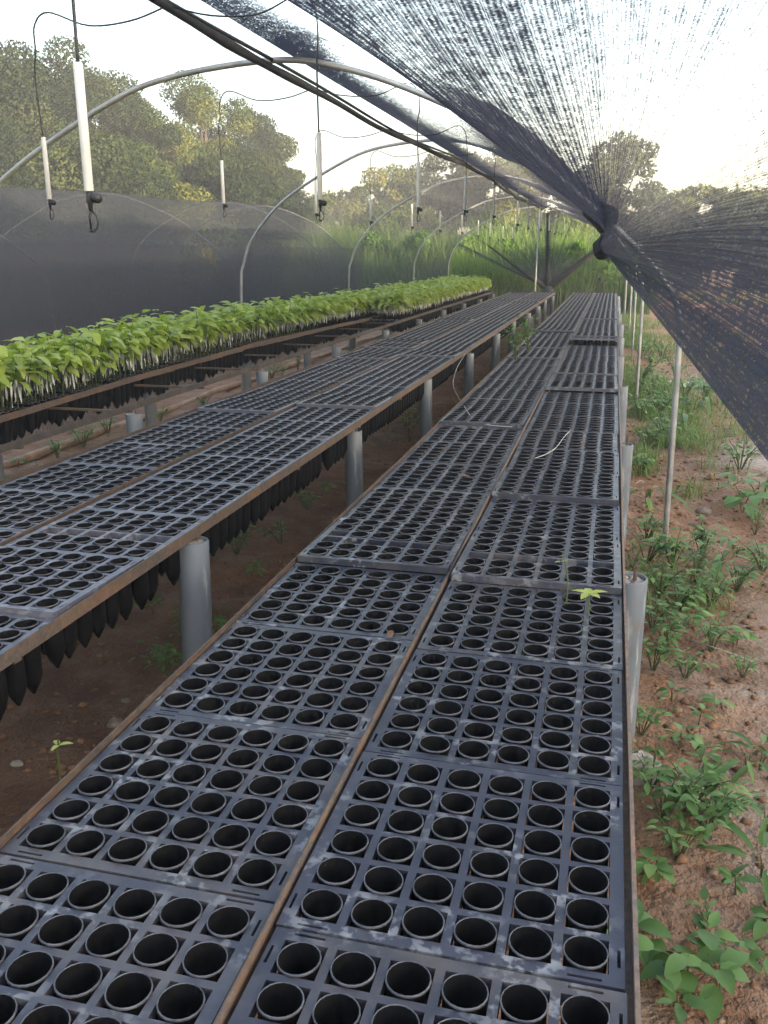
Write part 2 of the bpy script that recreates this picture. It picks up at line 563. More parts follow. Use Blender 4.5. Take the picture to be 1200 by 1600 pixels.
def ground_z(x, y):
    x, y = np.asarray(x, float), np.asarray(y, float)
    a = 0.05 * (vnoise(x, y, 1.1, 1) - 0.5) + 0.035 * (vnoise(x, y, 3.1, 2) - 0.5) + 0.018 * (vnoise(x, y, 8.0, 3) - 0.5)
    near = smoothstep(30, 12, np.hypot(x, y))
    bank = 0.10 * np.exp(-((x - 1.3) / 0.5) ** 2) * np.exp(-((y - 7.6) / 1.1) ** 2)
    pud = -0.06 * np.exp(-((x - 1.15) / 0.55) ** 2 - ((y - 12.2) / 0.8) ** 2)
    return a * near + bank + pud


gx = np.concatenate([-np.geomspace(110, 6.5, 22), np.arange(-6, 3.01, 0.06), np.geomspace(3.5, 110, 24)])
gy = np.concatenate([-np.geomspace(70, 1.5, 14), np.arange(-1, 16, 0.06), np.arange(16, 30, 0.25), np.geomspace(31, 150, 22)])
GX, GY = np.meshgrid(gx, gy)
GZ = ground_z(GX, GY)
nx_, ny_ = len(gx), len(gy)
ii = (np.arange(ny_ - 1)[:, None] * nx_ + np.arange(nx_ - 1)[None, :]).ravel()
me = mesh_np('ground', np.stack([GX.ravel(), GY.ravel(), GZ.ravel()], 1), np.stack([ii, ii + 1, ii + nx_ + 1, ii + nx_], 1), M_GROUND, True)
cru = np.zeros(GX.size)
for (cx_, cy_, rx_, ry_, am_) in [(1.18, 7.25, 0.28, 0.55, 1.0), (1.62, 7.0, 0.30, 0.5, 0.9), (0.95, 3.9, 0.25, 0.5, 0.5), (0.55, 2.3, 0.25, 0.4, 0.5), (1.3, 12.2, 0.9, 1.0, 0.7), (0.9, 2.9, 0.3, 0.3, 0.6)]:
    cru = np.maximum(cru, am_ * np.exp(-((GX.ravel() - cx_) / rx_) ** 2 - ((GY.ravel() - cy_) / ry_) ** 2))
och = (smoothstep(15, 18, GY) * smoothstep(34, 30, GY) * smoothstep(0.3, 0.7, GX) * smoothstep(9, 6, GX)).ravel()  # far orange soil, with sunlight painted into its brighter tone
me.attributes.new('sunlit_ochre', 'FLOAT', 'POINT').data.foreach_set('value', (0.85 * och).astype(np.float32))
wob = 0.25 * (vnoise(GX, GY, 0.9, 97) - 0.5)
shd = (smoothstep(-2.75, -2.45, GX + wob) * smoothstep(0.05, -0.35, GX + wob) * (0.75 + 0.5 * (vnoise(GX, GY, 1.6, 98) - 0.5))).ravel()  # shade under and between the benches, painted into the soil colour
me.attributes.new('bench_shade', 'FLOAT', 'POINT').data.foreach_set('value', np.clip(shd, 0, 1).astype(np.float32))
me.attributes.new('crust', 'FLOAT', 'POINT').data.foreach_set('value', cru.astype(np.float32))
obj('ground', me, kind='structure', label='red brown soil with pale crusts and painted bench shade', cat='ground')


def puddle(c, rx, ry, z, name, label):
    m, nt, b = new_mat('puddle_water')
    b.inputs['Base Color'].default_value = (0.10, 0.07, 0.05, 1)
    b.inputs['Roughness'].default_value = 0.03
    mb = MB()
    n = 40
    pts = [(c[0], c[1], z)]
    for k in range(n):
        a = 2 * math.pi * k / n
        r = 1 + 0.22 * math.sin(3 * a + c[1]) + 0.13 * math.sin(7 * a)
        pts.append((c[0] + rx * r * math.cos(a), c[1] + ry * r * math.sin(a), z))
    mb.add(pts, [(0, 1 + k, 1 + (k + 1) % n) for k in range(n)])
    obj(name, mb.mesh(name, m), kind='structure', label=label, cat='puddle')


puddle((1.0, 12.3), 0.28, 0.38, -0.022, 'puddle_water', 'bright puddle on red soil beside the grass strip')
puddle((1.55, 12.1), 0.22, 0.24, -0.020, 'puddle_water', 'smaller dull puddle on red soil beyond the bright one')

# ------------------------------------------------------------------ morning haze: one closed box of even, pale air round everything
hm = bpy.data.materials.new('haze_air')
hm.use_nodes = True
hn = hm.node_tree
hn.nodes.clear()
hv = hn.nodes.new('ShaderNodeVolumePrincipled')
hv.inputs['Color'].default_value = (0.93, 0.94, 0.97, 1)
hv.inputs['Density'].default_value = 0.0036
hv.inputs['Anisotropy'].default_value = 0.0
ho = hn.nodes.new('ShaderNodeOutputMaterial')
hn.links.new(hv.outputs[0], ho.inputs['Volume'])
obj('haze', MB().box((0, 40, 7), (230, 230, 16)).mesh('haze', hm), kind='stuff', label='thin pale haze in the air over the nursery', cat='haze')

# ------------------------------------------------------------------ trays
P = 0.0737           # cell pitch
TW = 0.470           # tray side
HOLE = 0.0607
ZT = 0.70            # tray top


def plate(xc, yc, hole, z0, z1):
    """Plate on a grid of cuts, open where hole(i, j)."""
    nx, ny = len(xc) - 1, len(yc) - 1
    solid = np.ones((nx + 2, ny + 2), bool)
    solid[0], solid[-1], solid[:, 0], solid[:, -1] = False, False, False, False
    for i in range(nx):
        for j in range(ny):
            if hole(0.5 * (xc[i] + xc[i + 1]), 0.5 * (yc[j] + yc[j + 1])):
                solid[i + 1, j + 1] = False
    V, idx, F = [], {}, []

    def vid(i, j, t):
        k = (i, j, t)
        if k not in idx:
            idx[k] = len(V)
            V.append((xc[i], yc[j], z1 if t else z0))
        return idx[k]
    for i in range(nx):
        for j in range(ny):
            if not solid[i + 1, j + 1]:
                continue
            F.append((vid(i, j, 1), vid(i + 1, j, 1), vid(i + 1, j + 1, 1), vid(i, j + 1, 1)))
            F.append((vid(i, j, 0), vid(i, j + 1, 0), vid(i + 1, j + 1, 0), vid(i + 1, j, 0)))
            if not solid[i, j + 1]:
                F.append((vid(i, j, 0), vid(i, j, 1), vid(i, j + 1, 1), vid(i, j + 1, 0)))
            if not solid[i + 2, j + 1]:
                F.append((vid(i + 1, j, 0), vid(i + 1, j + 1, 0), vid(i + 1, j + 1, 1), vid(i + 1, j, 1)))
            if not solid[i + 1, j]:
                F.append((vid(i, j, 0), vid(i + 1, j, 0), vid(i + 1, j, 1), vid(i, j, 1)))
            if not solid[i + 1, j + 2]:
                F.append((vid(i, j + 1, 0), vid(i, j + 1, 1), vid(i + 1, j + 1, 1), vid(i + 1, j + 1, 0)))
    return V, F


def tray_mesh():
    c0 = (TW - 6 * P) / 2 + P / 2 - TW / 2
    cs = [c0 + k * P for k in range(6)]
    cuts = {-TW / 2, TW / 2}
    for c in cs:
        cuts |= {c - HOLE / 2, c + HOLE / 2}
    e = TW / 2 - 0.0075
    slots = []          # x0, x1, y0, y1
    for sx in (cs[0], cs[5]):
        for sy, off in ((-1, 0.0), (1, 0.0)):
            slots.append((sx - 0.022, sx + 0.022, sy * e - 0.0022, sy * e + 0.0022))
    for sy in (cs[0], cs[5]):
        slots.append((e - 0.0022, e + 0.0022, sy - 0.016, sy + 0.016))
        slots.append((-e - 0.0022, -e + 0.0022, sy - 0.016, sy + 0.016))
    xs = sorted(cuts | {s[0] for s in slots} | {s[1] for s in slots})
    ys = sorted(cuts | {s[2] for s in slots} | {s[3] for s in slots})

    def hole(x, y):
        if any(abs(x - c) < HOLE / 2 for c in cs) and any(abs(y - c) < HOLE / 2 for c in cs):
            return True
        return any(s[0] < x < s[1] and s[2] < y < s[3] for s in slots)
    V, F = plate(xs, ys, hole, -0.020, 0.0)
    mb = MB()
    mb.add(V, F)
    return mb.mesh('tray', M_TRAY)


TRAY_ME = tray_mesh()
CELL = [(-TW / 2 + (TW - 6 * P) / 2 + P / 2 + k * P) for k in range(6)]


def tube_np(n, hi=True):
    if hi:
        prof = [(0.0002, -0.182), (0.008, -0.180), (0.0225, -0.138), (0.0275, -0.02), (0.0286, 0.0030), (0.0291, 0.0040), (0.0300, 0.0040), (0.0307, 0.0030), (0.0307, 0.0004),
                (0.0296, -0.0005), (0.0288, -0.06), (0.0268, -0.138), (0.0190, -0.163), (0.0035, -0.192), (0.0002, -0.189)]
    else:
        prof = [(0.0002, -0.16), (0.0225, -0.138), (0.0290, 0.0038), (0.0306, 0.0040), (0.0304, 0.0004), (0.0294, -0.001), (0.0268, -0.138), (0.0035, -0.192), (0.0002, -0.189)]
    ang = np.arange(n) * 2 * math.pi / n
    V = np.concatenate([np.stack([r * np.cos(ang), r * np.sin(ang), np.full(n, z)], 1) for r, z in prof])
    k, j = np.meshgrid(np.arange(len(prof) - 1), np.arange(n), indexing='ij')
    a, b2 = (k * n + j).ravel(), (k * n + (j + 1) % n).ravel()
    return V, np.stack([a, b2, b2 + n, a + n], 1)


TV, TF = tube_np(20)
TUBE_ME = mesh_np('seedling_tube', TV, TF, [M_TUBE, M_RIM], True)
TVL, TFL = tube_np(10, False)


def rim_faces(tv, tf):
    return (tv[tf][:, :, 2].min(axis=1) > 0.0003).astype(np.int32)


TUBE_ME.polygons.foreach_set('material_index', rim_faces(TV, TF))

# benches: x limits, mid rail, per column the first y
BENCH = {
    'near': dict(x0=-0.895, x1=0.085, xm=-0.412, y0=0.05, y1=22.6),
    'middle': dict(x0=-2.405, x1=-1.345, xm=-1.885, y0=0.3, y1=22.4),
    'seedling': dict(x0=-3.895, x1=-2.87, xm=-3.39, y0=0.3, y1=22.6),
}


def midrail_bump(y):     # the seedling bench's inner rail bows upwards
    return float(np.interp(y, [3, 4.4, 5.8, 8.3, 11, 13.4], [-0.01, 0.0, 0.03, 0.06, 0.03, 0.0]))


tube_list = []           # (x, y, z, tilt, bench, side, tray index, row, col, score)
seed_list = []
EMPTY_ROWS = {('near', 'aisle', 6): [(2, None), (3, 0)], ('near', 'weed', 6): [(2, None)], ('middle', 'aisle', 5): [(2, None)],
              ('middle', 'far', 4): [(3, None)], ('near', 'aisle', 10): [(5, None)], ('middle', 'far', 7): [(4, 2), (4, 3)], ('middle', 'aisle', 9): [(0, 5)]}
RAISE = {('near', 'aisle', 6): 0.016, ('near', 'weed', 6): 0.015, ('near', 'weed', 14): 0.022, ('near', 'weed', 21): 0.05, ('near', 'aisle', 11): 0.012,
         ('near', 'aisle', 24): 0.02, ('near', 'weed', 8): 0.014, ('middle', 'aisle', 4): 0.012, ('middle', 'far', 10): 0.012, ('middle', 'aisle', 11): 0.012,
         ('middle', 'aisle', 17): 0.012, ('middle', 'far', 18): 0.012}
SIDE_TXT = {('near', 'weed'): 'near bench weed side', ('near', 'aisle'): 'near bench aisle side', ('middle', 'aisle'): 'middle bench aisle side',
            ('middle', 'far'): 'middle bench seedling side', ('seedling', 'front'): 'seedling bench front column', ('seedling', 'back'): 'seedling bench back column'}


def lay_trays(bench, side, xa, xb, ystart, yend, first=None):
    xc = 0.5 * (xa + xb)
    i, y = 0, ystart
    while y + TW < yend:
        i += 1
        yc = y + TW / 2
        rz = RAISE.get((bench, side, i), 0.0)
        if rz == 0 and i > 12 and rng.random() < 0.14:
            rz = float(rng.uniform(0.004, 0.012))
        jx, ja = float(rng.normal(0, 0.0025)), float(rng.normal(0, 0.003))
        z = ZT + rz + 0.0012 * (i % 2)
        if bench == 'seedling' and side == 'back':
            z += midrail_bump(yc) * 0.6
        tilt = -rz * 0.9 / TW if rz > 0.004 else 0.0
        px, py, f = project((xc, yc, z))
        if not (-700 < px < 1500 and py < 2300 and f > 0):
            y += TW + 0.004
            continue
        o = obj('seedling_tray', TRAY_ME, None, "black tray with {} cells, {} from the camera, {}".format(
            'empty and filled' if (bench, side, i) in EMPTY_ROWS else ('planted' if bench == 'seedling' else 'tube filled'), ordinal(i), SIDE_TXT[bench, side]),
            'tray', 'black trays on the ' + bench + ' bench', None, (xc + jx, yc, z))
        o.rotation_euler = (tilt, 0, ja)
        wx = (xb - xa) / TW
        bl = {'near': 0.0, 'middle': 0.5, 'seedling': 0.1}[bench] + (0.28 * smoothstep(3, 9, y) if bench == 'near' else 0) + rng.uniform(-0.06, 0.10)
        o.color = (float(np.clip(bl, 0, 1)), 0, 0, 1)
        o.scale = (wx, 1, 1)
        em = EMPTY_ROWS.get((bench, side, i), [])
        for r in range(6):
            for c in range(6):
                if any(er == r and (ec is None or ec == c) for er, ec in em):
                    continue
                p = rotz(ja) @ np.array([CELL[c] * wx, CELL[r], 0]) + np.array([xc + jx, yc, z + CELL[r] * tilt])
                (seed_list if bench == 'seedling' else tube_list).append((p, bench, side, i, r, c))
        y += TW + 0.004


B = BENCH['near']
lay_trays('near', 'weed', -0.402, 0.080, 0.030, B['y1'])
lay_trays('near', 'aisle', -0.892, -0.422, 0.072, B['y1'])
B = BENCH['middle']
lay_trays('middle', 'aisle', -1.872, -1.355, 0.45, B['y1'])
lay_trays('middle', 'far', -2.395, -1.892, 0.62, B['y1'])
lay_trays('seedling', 'back', -3.885, -3.405, 0.9, 22.5)
lay_trays('seedling', 'front', -3.375, -2.885, 12.6, 22.5)


def in_frame(p, m=60):
    px, py, f = project(p)
    return f > 0 and -m < px < 1200 + m and -m < py < 1600 + m


def score(t):
    p, bench, side, i, r, c = t
    if not in_frame(p, 25):
        return 0
    d = np.linalg.norm(p - CAM)
    vis = abs((CAM - p)[2]) / d
    return (vis + (0.8 if bench == 'middle' and side == 'aisle' and c == 5 else 0)) / d ** 2


tube_list.sort(key=score, reverse=True)
for p, bench, side, i, r, c in tube_list[:300]:
    o = obj('seedling_tube', TUBE_ME, None, "empty black tube, row {}, cell {}, {} tray, {}".format(ONES[r + 1], ONES[c + 1], ordinal(i), SIDE_TXT[bench, side]),
            'tube', 'empty black seedling tubes', None, tuple(p + np.array([rng.normal(0, 0.0007), rng.normal(0, 0.0007), rng.uniform(0, 0.0015)])))
    o.rotation_euler = (rng.normal(0, 0.02), rng.normal(0, 0.02), rng.uniform(0, 6.28))
rest = tube_list[300:]
Vs, Fs, MI, nv = [], [], [], 0
for k, t in enumerate(rest):
    p = t[0]
    hi = np.linalg.norm(p - CAM) < 3.6
    tv, tf = (TV, TF) if hi else (TVL, TFL)
    Vs.append(tv @ rotz(rng.uniform(0, 6.28)).T + p + np.array([rng.normal(0, 0.0007), rng.normal(0, 0.0007), rng.uniform(0, 0.0015)]))
    Fs.append(tf + nv)
    MI.append(rim_faces(tv, tf))
    nv += len(tv)
me = mesh_np('seedling_tubes', np.concatenate(Vs), np.concatenate(Fs), [M_TUBE, M_RIM], True)
me.polygons.foreach_set('material_index', np.concatenate(MI))
obj('seedling_tubes', me, None,
    'remaining empty black tubes filling the trays farther along both benches', 'tubes', None, 'stuff')


# ------------------------------------------------------------------ benches
def post_mesh(h, r=0.052, seed=0):
    mb = MB()
    rr = random.Random(seed)
    mb.lathe([(r * 1.01, -0.15), (r * 1.01, 0.0), (r, h * 0.5), (r, h - 0.004), (r - 0.002, h), (r - 0.006, h), (r - 0.006, h - 0.012)], 24)
    return mb.mesh('post', M_PVC, True)


def fill_mesh(h, r=0.046, seed=0):
    rr = random.Random(seed)
    mb = MB()
    n, rings = 20, 4
    pts, fs = [(0, 0, h - 0.008 + rr.uniform(-0.004, 0.006))], []
    for k in range(1, rings + 1):
        for j in range(n):
            a = 2 * math.pi * j / n
            pts.append((r * k / rings * math.cos(a), r * k / rings * math.sin(a), h - 0.012 + rr.uniform(-0.006, 0.008) * (1 if k < rings else 0.3)))
    for j in range(n):
        fs.append((0, 1 + j, 1 + (j + 1) % n))
    for k in range(rings - 1):
        for j in range(n):
            a, b2 = 1 + k * n + j, 1 + k * n + (j + 1) % n
            fs.append((a, a + n, b2 + n, b2))
    mb.add(pts, fs)
    return mb.mesh('concrete_fill', M_CONC)


def angle_rail(pts, side, up=0.010, down=0.026, fl=0.03, th=0.004):
    """Angle iron along pts: an upright web and a flange under the trays (side = +1 towards +X)."""
    mb = MB()
    pts = np.asarray(pts, float)
    sec = [(0, up), (th * -side, up), (th * -side, -down), (fl * side, -down), (fl * side, -down + th), (0, -down + th)]
    vs, fs = [], []
    n = len(sec)
    for p in pts:
        for sx, sz in sec:
            vs.append((p[0] + sx, p[1], p[2] + sz))
    for k in range(len(pts) - 1):
        for j in range(n):
            a, b2 = k * n + j, k * n + (j + 1) % n
            fs.append((a, b2, b2 + n, a + n) if side < 0 else (a, a + n, b2 + n, b2))
    fs.append(tuple(range(n)))
    fs.append(tuple(range((len(pts) - 1) * n, len(pts) * n))[::-1])
    mb.add(vs, fs)
    return mb


def rail_path(x, y0, y1, amp=0.006, seed=0, bumpf=None):
    ys = np.arange(y0, y1 + 0.01, 0.25)
    xs = x + amp * (vnoise(ys, ys * 0 + seed, 0.7, 11 + seed) - 0.5) * 2
    zs = ZT + amp * 0.7 * (vnoise(ys, ys * 0 + seed, 0.5, 31 + seed) - 0.5) * 2
    if bumpf:
        zs = zs + np.array([bumpf(y) for y in ys])
    return np.stack([xs, ys, zs], 1)


def make_bench(key, label, post_y, post_dx):
    b = BENCH[key]
    xm = 0.5 * (b['x0'] + b['x1'])
    t = thing('nursery_bench', label, 'bench', (0, 0, 0), 'long iron benches on pipe posts')
    obj('side_rail', angle_rail(rail_path(b['x0'], b['y0'], b['y1'], seed=1), 1, up=0.016).mesh('side_rail', M_RUST2), t)
    obj('side_rail', angle_rail(rail_path(b['x1'], b['y0'], b['y1'], seed=2), -1, up=0.012, th=0.0065 if key == 'near' else 0.004).mesh('side_rail', {'seedling': M_RAIL, 'near': M_RUST3, 'middle': M_RUST}[key]), t)
    rp = rail_path(b['xm'], b['y0'], b['y1'], amp=0.004, seed=3, bumpf=midrail_bump if key == 'seedling' else None)
    mb = MB()
    mb.sweep(rp + np.array([0, 0, 0.008]), 0.0045, 8)
    for k in range(len(rp) - 1):
        pass
    web = np.array(rp)
    vs, fs = [], []
    for p in web:
        vs += [(p[0] - 0.0025, p[1], p[2] + 0.006), (p[0] + 0.0025, p[1], p[2] + 0.006), (p[0] + 0.0025, p[1], p[2] - 0.028), (p[0] - 0.0025, p[1], p[2] - 0.028)]
    for k in range(len(web) - 1):
        for j in range(4):
            a, c = k * 4 + j, k * 4 + (j + 1) % 4
            fs.append((a, a + 4, c + 4, c))
    mb.add(vs, fs)
    obj('mid_rail', mb.mesh('mid_rail', M_RUST if key != 'middle' else M_RUST2), t)
    y = post_y[0] - 2.1 * 1
    k = 0
    for y in post_y:
        ys = [y, y + 1.05]
        for yy in ys:
            if yy > b['y1']:
                continue
            cb = MB().box((xm, yy + 0.05, ZT - 0.036), (b['x1'] - b['x0'] - 0.01, 0.028, 0.012))
            obj('cross_bar', cb.mesh('cross_bar', M_RUST), t)
        for sgn, xx in ((1, b['x1'] + post_dx), (-1, b['x0'] - post_dx + 0.06)):
            k += 1
            rr = random.Random(k * 7 + len(key))
            px = xx + rr.uniform(-0.012, 0.012)
            h = ZT - 0.034 + rr.uniform(-0.02, 0.004)
            lg = obj('leg', post_mesh(h, 0.052 + rr.uniform(-0.002, 0.003)), t, loc=(px, y, 0))
            lg.rotation_euler = (rr.uniform(-0.02, 0.02), rr.uniform(-0.02, 0.02), rr.uniform(0, 6))
            obj('concrete_fill', fill_mesh(h, seed=k), lg)
            rb = MB().sweep([(-0.012 * sgn, 0.01, h - 0.04), (-0.014 * sgn, 0.008, h + 0.02), (-0.016 * sgn, 0.012, h + 0.052 + rr.uniform(-0.015, 0.01))], 0.0055, 7)
            obj('rebar', rb.mesh('rebar', M_RUST), lg)
    eb = MB().box((xm, b['y1'] + 0.012, ZT - 0.012), (b['x1'] - b['x0'], 0.02, 0.05))
    obj('end_bar', eb.mesh('end_bar', M_RUST2), t)
    return t


make_bench('near', 'near rusty bench of empty black trays beside the weedy red path', [0.55] + [2.66 + 2.08 * k for k in range(10)], 0.03)
make_bench('middle', 'middle rusty bench of empty black trays between the other two benches', [0.6] + [2.66 + 2.1 * k for k in range(10)], -0.02)
make_bench('seedling', 'rusty bench carrying the leafy seedlings along the net wall', [0.6, 2.75] + [4.9 + 2.13 * k for k in range(9)], 0.05)


# ------------------------------------------------------------------ leaves
def leaf_np(length, width, droop=0.25, fold=0.18, nseg=4):
    """One leaf along +X: a bent blade with a folded midrib. Returns verts (quads faces)."""
    t = np.linspace(0, 1, nseg + 1)
    w = width / 2 * np.sin(np.pi * np.clip(t * 0.93 + 0.05, 0, 1)) ** 0.75 * (1 - 0.25 * t)
    w[-1] = 0.001
    x = length * t
    z = -droop * length * t ** 2
    V = []
    for k in range(nseg + 1):
        V += [(x[k], -w[k], z[k] + fold * w[k]), (x[k], 0, z[k]), (x[k], w[k], z[k] + fold * w[k])]
    F = []
    for k in range(nseg):
        a = 3 * k
        F += [(a, a + 3, a + 4, a + 1), (a + 1, a + 4, a + 5, a + 2)]
    return np.array(V), np.array(F)


def rot_np(yaw, pitch, roll=0.0):
    cy, sy, cp, sp, cr, sr = math.cos(yaw), math.sin(yaw), math.cos(pitch), math.sin(pitch), math.cos(roll), math.sin(roll)
    Rz = np.array([[cy, -sy, 0], [sy, cy, 0], [0, 0, 1]])
    Ry = np.array([[cp, 0, -sp], [0, 1, 0], [sp, 0, cp]])
    Rx = np.array([[1, 0, 0], [0, cr, -sr], [0, sr, cr]])
    return Rz @ Ry @ Rx


def set_rnd(me, vals, domain='POINT'):
    a = me.attributes.new('rnd', 'FLOAT', domain)
    a.data.foreach_set('value', np.asarray(vals, dtype=np.float32))


def leaves_mesh(name, items, mat, r=rng):
    """items: list of (verts, faces, rnd)."""
    Vs, Fs, Rs, n = [], [], [], 0
    for v, f, q in items:
        Vs.append(v)
        Fs.append(f + n)
        Rs.append(np.full(len(v), q))
        n += len(v)
    me = mesh_np(name, np.concatenate(Vs), np.concatenate(Fs), mat, True)
    set_rnd(me, np.concatenate(Rs))
    return me


# ------------------------------------------------------------------ seedlings
def seedling_parts(r):
    h = r.uniform(0.26, 0.325)
    lean = r.normal(0, 0.035, 2)
    top = np.array([lean[0], lean[1], h])
    items = []
    nl = r.integers(8, 12)
    for k in range(nl):
        f = 0.62 + 0.38 * k / (nl - 1)
        base = np.array([lean[0] * f ** 1.5, lean[1] * f ** 1.5, h * f])
        yaw = k * 2.4 + r.uniform(-0.5, 0.5)
        ln = r.uniform(0.085, 0.135) * (0.75 if k == nl - 1 else 1)
        lv, lf = leaf_np(ln, ln * r.uniform(0.52, 0.66), r.uniform(0.15, 0.75), r.uniform(0.05, 0.35), 4)
        pit = r.uniform(-0.2, 0.6)
        pet = 0.035
        d = rot_np(yaw, pit) @ np.array([pet, 0, 0])
        V = lv @ rot_np(yaw, pit - 0.15, r.uniform(-0.35, 0.35)).T + base + d
        items.append((V, lf, float(np.clip(0.25 + 0.5 * f * r.uniform(0.4, 1.2) + r.normal(0, 0.12), 0.02, 0.98))))
    stem = MB().sweep([(0, 0, -0.005), (lean[0] * 0.25, lean[1] * 0.25, h * 0.45), (lean[0] * 0.65, lean[1] * 0.65, h * 0.75), tuple(top)], [0.0042, 0.0038, 0.003, 0.002], 5)
    tp = MB()
    a0 = r.uniform(0, 6.28)
    zt = h * r.uniform(0.56, 0.70)
    for q in range(2):
        a = a0 + q * r.uniform(1.5, 3.0)
        w, ln = r.uniform(0.008, 0.019), r.uniform(0.09, 0.16)
        pts = []
        for s in range(6):
            f = s / 5
            off = 0.006 + 0.012 * f + 0.004 * math.sin(4 * f + a)
            ww = w * (1 - 0.75 * f) * (0.7 + 0.3 * math.sin(5 * f + a0))
            c = np.array([math.cos(a) * off + lean[0] * 0.3, math.sin(a) * off + lean[1] * 0.3, zt - ln * f])
            s_ = np.array([-math.sin(a), math.cos(a), 0]) * ww
            tw = np.array([math.cos(a), math.sin(a), 0]) * 0.004 * math.sin(7 * f)
            pts += [c - s_ + tw, c + s_ - tw]
        tp.add(pts, [(2 * s, 2 * s + 1, 2 * s + 3, 2 * s + 2) for s in range(5)])
    tp.sweep([(lean[0] * 0.2, lean[1] * 0.2, zt - 0.03), (lean[0] * 0.3, lean[1] * 0.3, zt + 0.01)], 0.006, 6)
    return items, stem, tp


SV = []
for k in range(14):
    r = np.random.default_rng(100 + k)
    items, stem, tp = seedling_parts(r)
    SV.append(dict(items=items, leaf=leaves_mesh('leaves', items, M_SEED), stem=stem.mesh('stem', M_STALK, True), tape=tp.mesh('grafting_tape', M_TAPE),
                   sv=np.concatenate(stem.v), sf=stem.f, tv=np.concatenate(tp.v), tf=np.array(tp.f[:10])))
soil = MB()
soil.lathe([(0.0002, -0.006), (0.014, -0.008), (0.0268, -0.012)], 14)
SOIL_ME = soil.mesh('soil', M_SOILP)


def seed_score(t):
    p, bench, side, i, r, c = t
    if not in_frame(p + np.array([0, 0, 0.3]), 40):
        return 0
    d = np.linalg.norm(p - CAM)
    edge = c / 5 if side == 'back' or p[1] < 1 else c / 5
    return (0.45 + 0.55 * edge) / d ** 2


seed_list.sort(key=seed_score, reverse=True)
ang_lift = 0.015
for n_, (p, bench, side, i, r, c) in enumerate(seed_list[:300]):
    v = SV[int(rng.integers(0, 14))]
    t = thing('potted_seedling', "leafy green seedling, row {}, cell {}, {} tray, {}".format(ONES[r + 1], ONES[c + 1], ordinal(i), SIDE_TXT[bench, side]),
              'seedling', tuple(p + np.array([0, 0, ang_lift])), 'leafy seedlings in black tubes', float(rng.uniform(0, 6.28)))
    s = float(np.clip(rng.normal(0.98, 0.11), 0.68, 1.2))
    t.scale = (s, s, s)
    obj('tube', TUBE_ME, t)
    obj('soil', SOIL_ME, t)
    obj('stem', v['stem'], t)
    obj('leaves', v['leaf'], t)
    obj('grafting_tape', v['tape'], t)
# the remaining, farther seedlings as one mass
LV, LF, LR, nL = [], [], [], 0
OV, OF, nO = [], [], 0
PV, PF, nP = [], [], 0
for (p, bench, side, i, r, c) in seed_list[300:]:
    if not in_frame(p, 400):
        continue
    v = SV[int(rng.integers(0, 14))]
    Rm = rotz(rng.uniform(0, 6.28)) * np.clip(rng.normal(0.98, 0.11), 0.68, 1.2)
    q = p + np.array([0, 0, ang_lift])
    for lv, lf, rr in v['items']:
        LV.append(lv @ Rm.T + q)
        LF.append(lf + nL)
        LR.append(np.full(len(lv), np.clip(rr + rng.normal(0, 0.08), 0.02, 0.98)))
        nL += len(lv)
    OV.append(v['tv'] @ Rm.T + q)
    OF.append(v['tf'] + nO)
    nO += len(v['tv'])
    PV.append(TVL @ Rm.T + q)
    PF.append(TFL + nP)
    nP += len(TVL)
nl, no = nL, nO
V = np.concatenate(LV + OV + PV)
F = np.concatenate(LF + [f + nl for f in OF] + [f + nl + no for f in PF])
me = mesh_np('seedling_foliage', V, F, [M_SEED, M_TAPE, M_TUBE], True)
mi = np.concatenate([np.zeros(sum(len(f) for f in LF)), np.ones(sum(len(f) for f in OF)), np.full(sum(len(f) for f in PF), 2)]).astype(np.int32)
me.polygons.foreach_set('material_index', mi)
set_rnd(me, np.concatenate(LR + [np.full(no + nP, 0.5)]))
obj('seedling_foliage', me, None, 'mass of green seedlings farther along the seedling bench and behind its front rows', 'seedlings', None, 'stuff')

# ------------------------------------------------------------------ hoops
ARCH_L = [(-4.36, 0.0), (-4.35, 0.6), (-4.33, 1.30), (-4.29, 1.48), (-4.15, 1.77), (-3.73, 2.17), (-3.03, 2.55), (-2.58, 2.69), (-1.95, 2.745), (-1.55, 2.69), (-1.10, 2.54),
          (-0.58, 2.29), (-0.20, 1.97), (0.10, 1.66), (0.28, 1.42), (0.335, 1.26), (0.345, 1.1), (0.355, 0.6), (0.365, 0.0)]


def catmull(pts, n=8):
    pts = np.asarray(pts, float)
    P_ = np.concatenate([[2 * pts[0] - pts[1]], pts, [2 * pts[-1] - pts[-2]]])
    out = []
    for k in range(1, len(P_) - 2):
        for t in np.arange(n) / n:
            a, b2, c, d = P_[k - 1:k + 3]
            out.append(0.5 * ((2 * b2) + (c - a) * t + (2 * a - 5 * b2 + 4 * c - d) * t ** 2 + (3 * b2 - a - 3 * c + d) * t ** 3))
    out.append(P_[-2])
    return np.array(out)


ARCH = catmull(ARCH_L, 6)


def arch_z(x):
    m = (ARCH[:, 1] > 1.25)
    return np.interp(x, ARCH[m][:, 0], ARCH[m][:, 1])


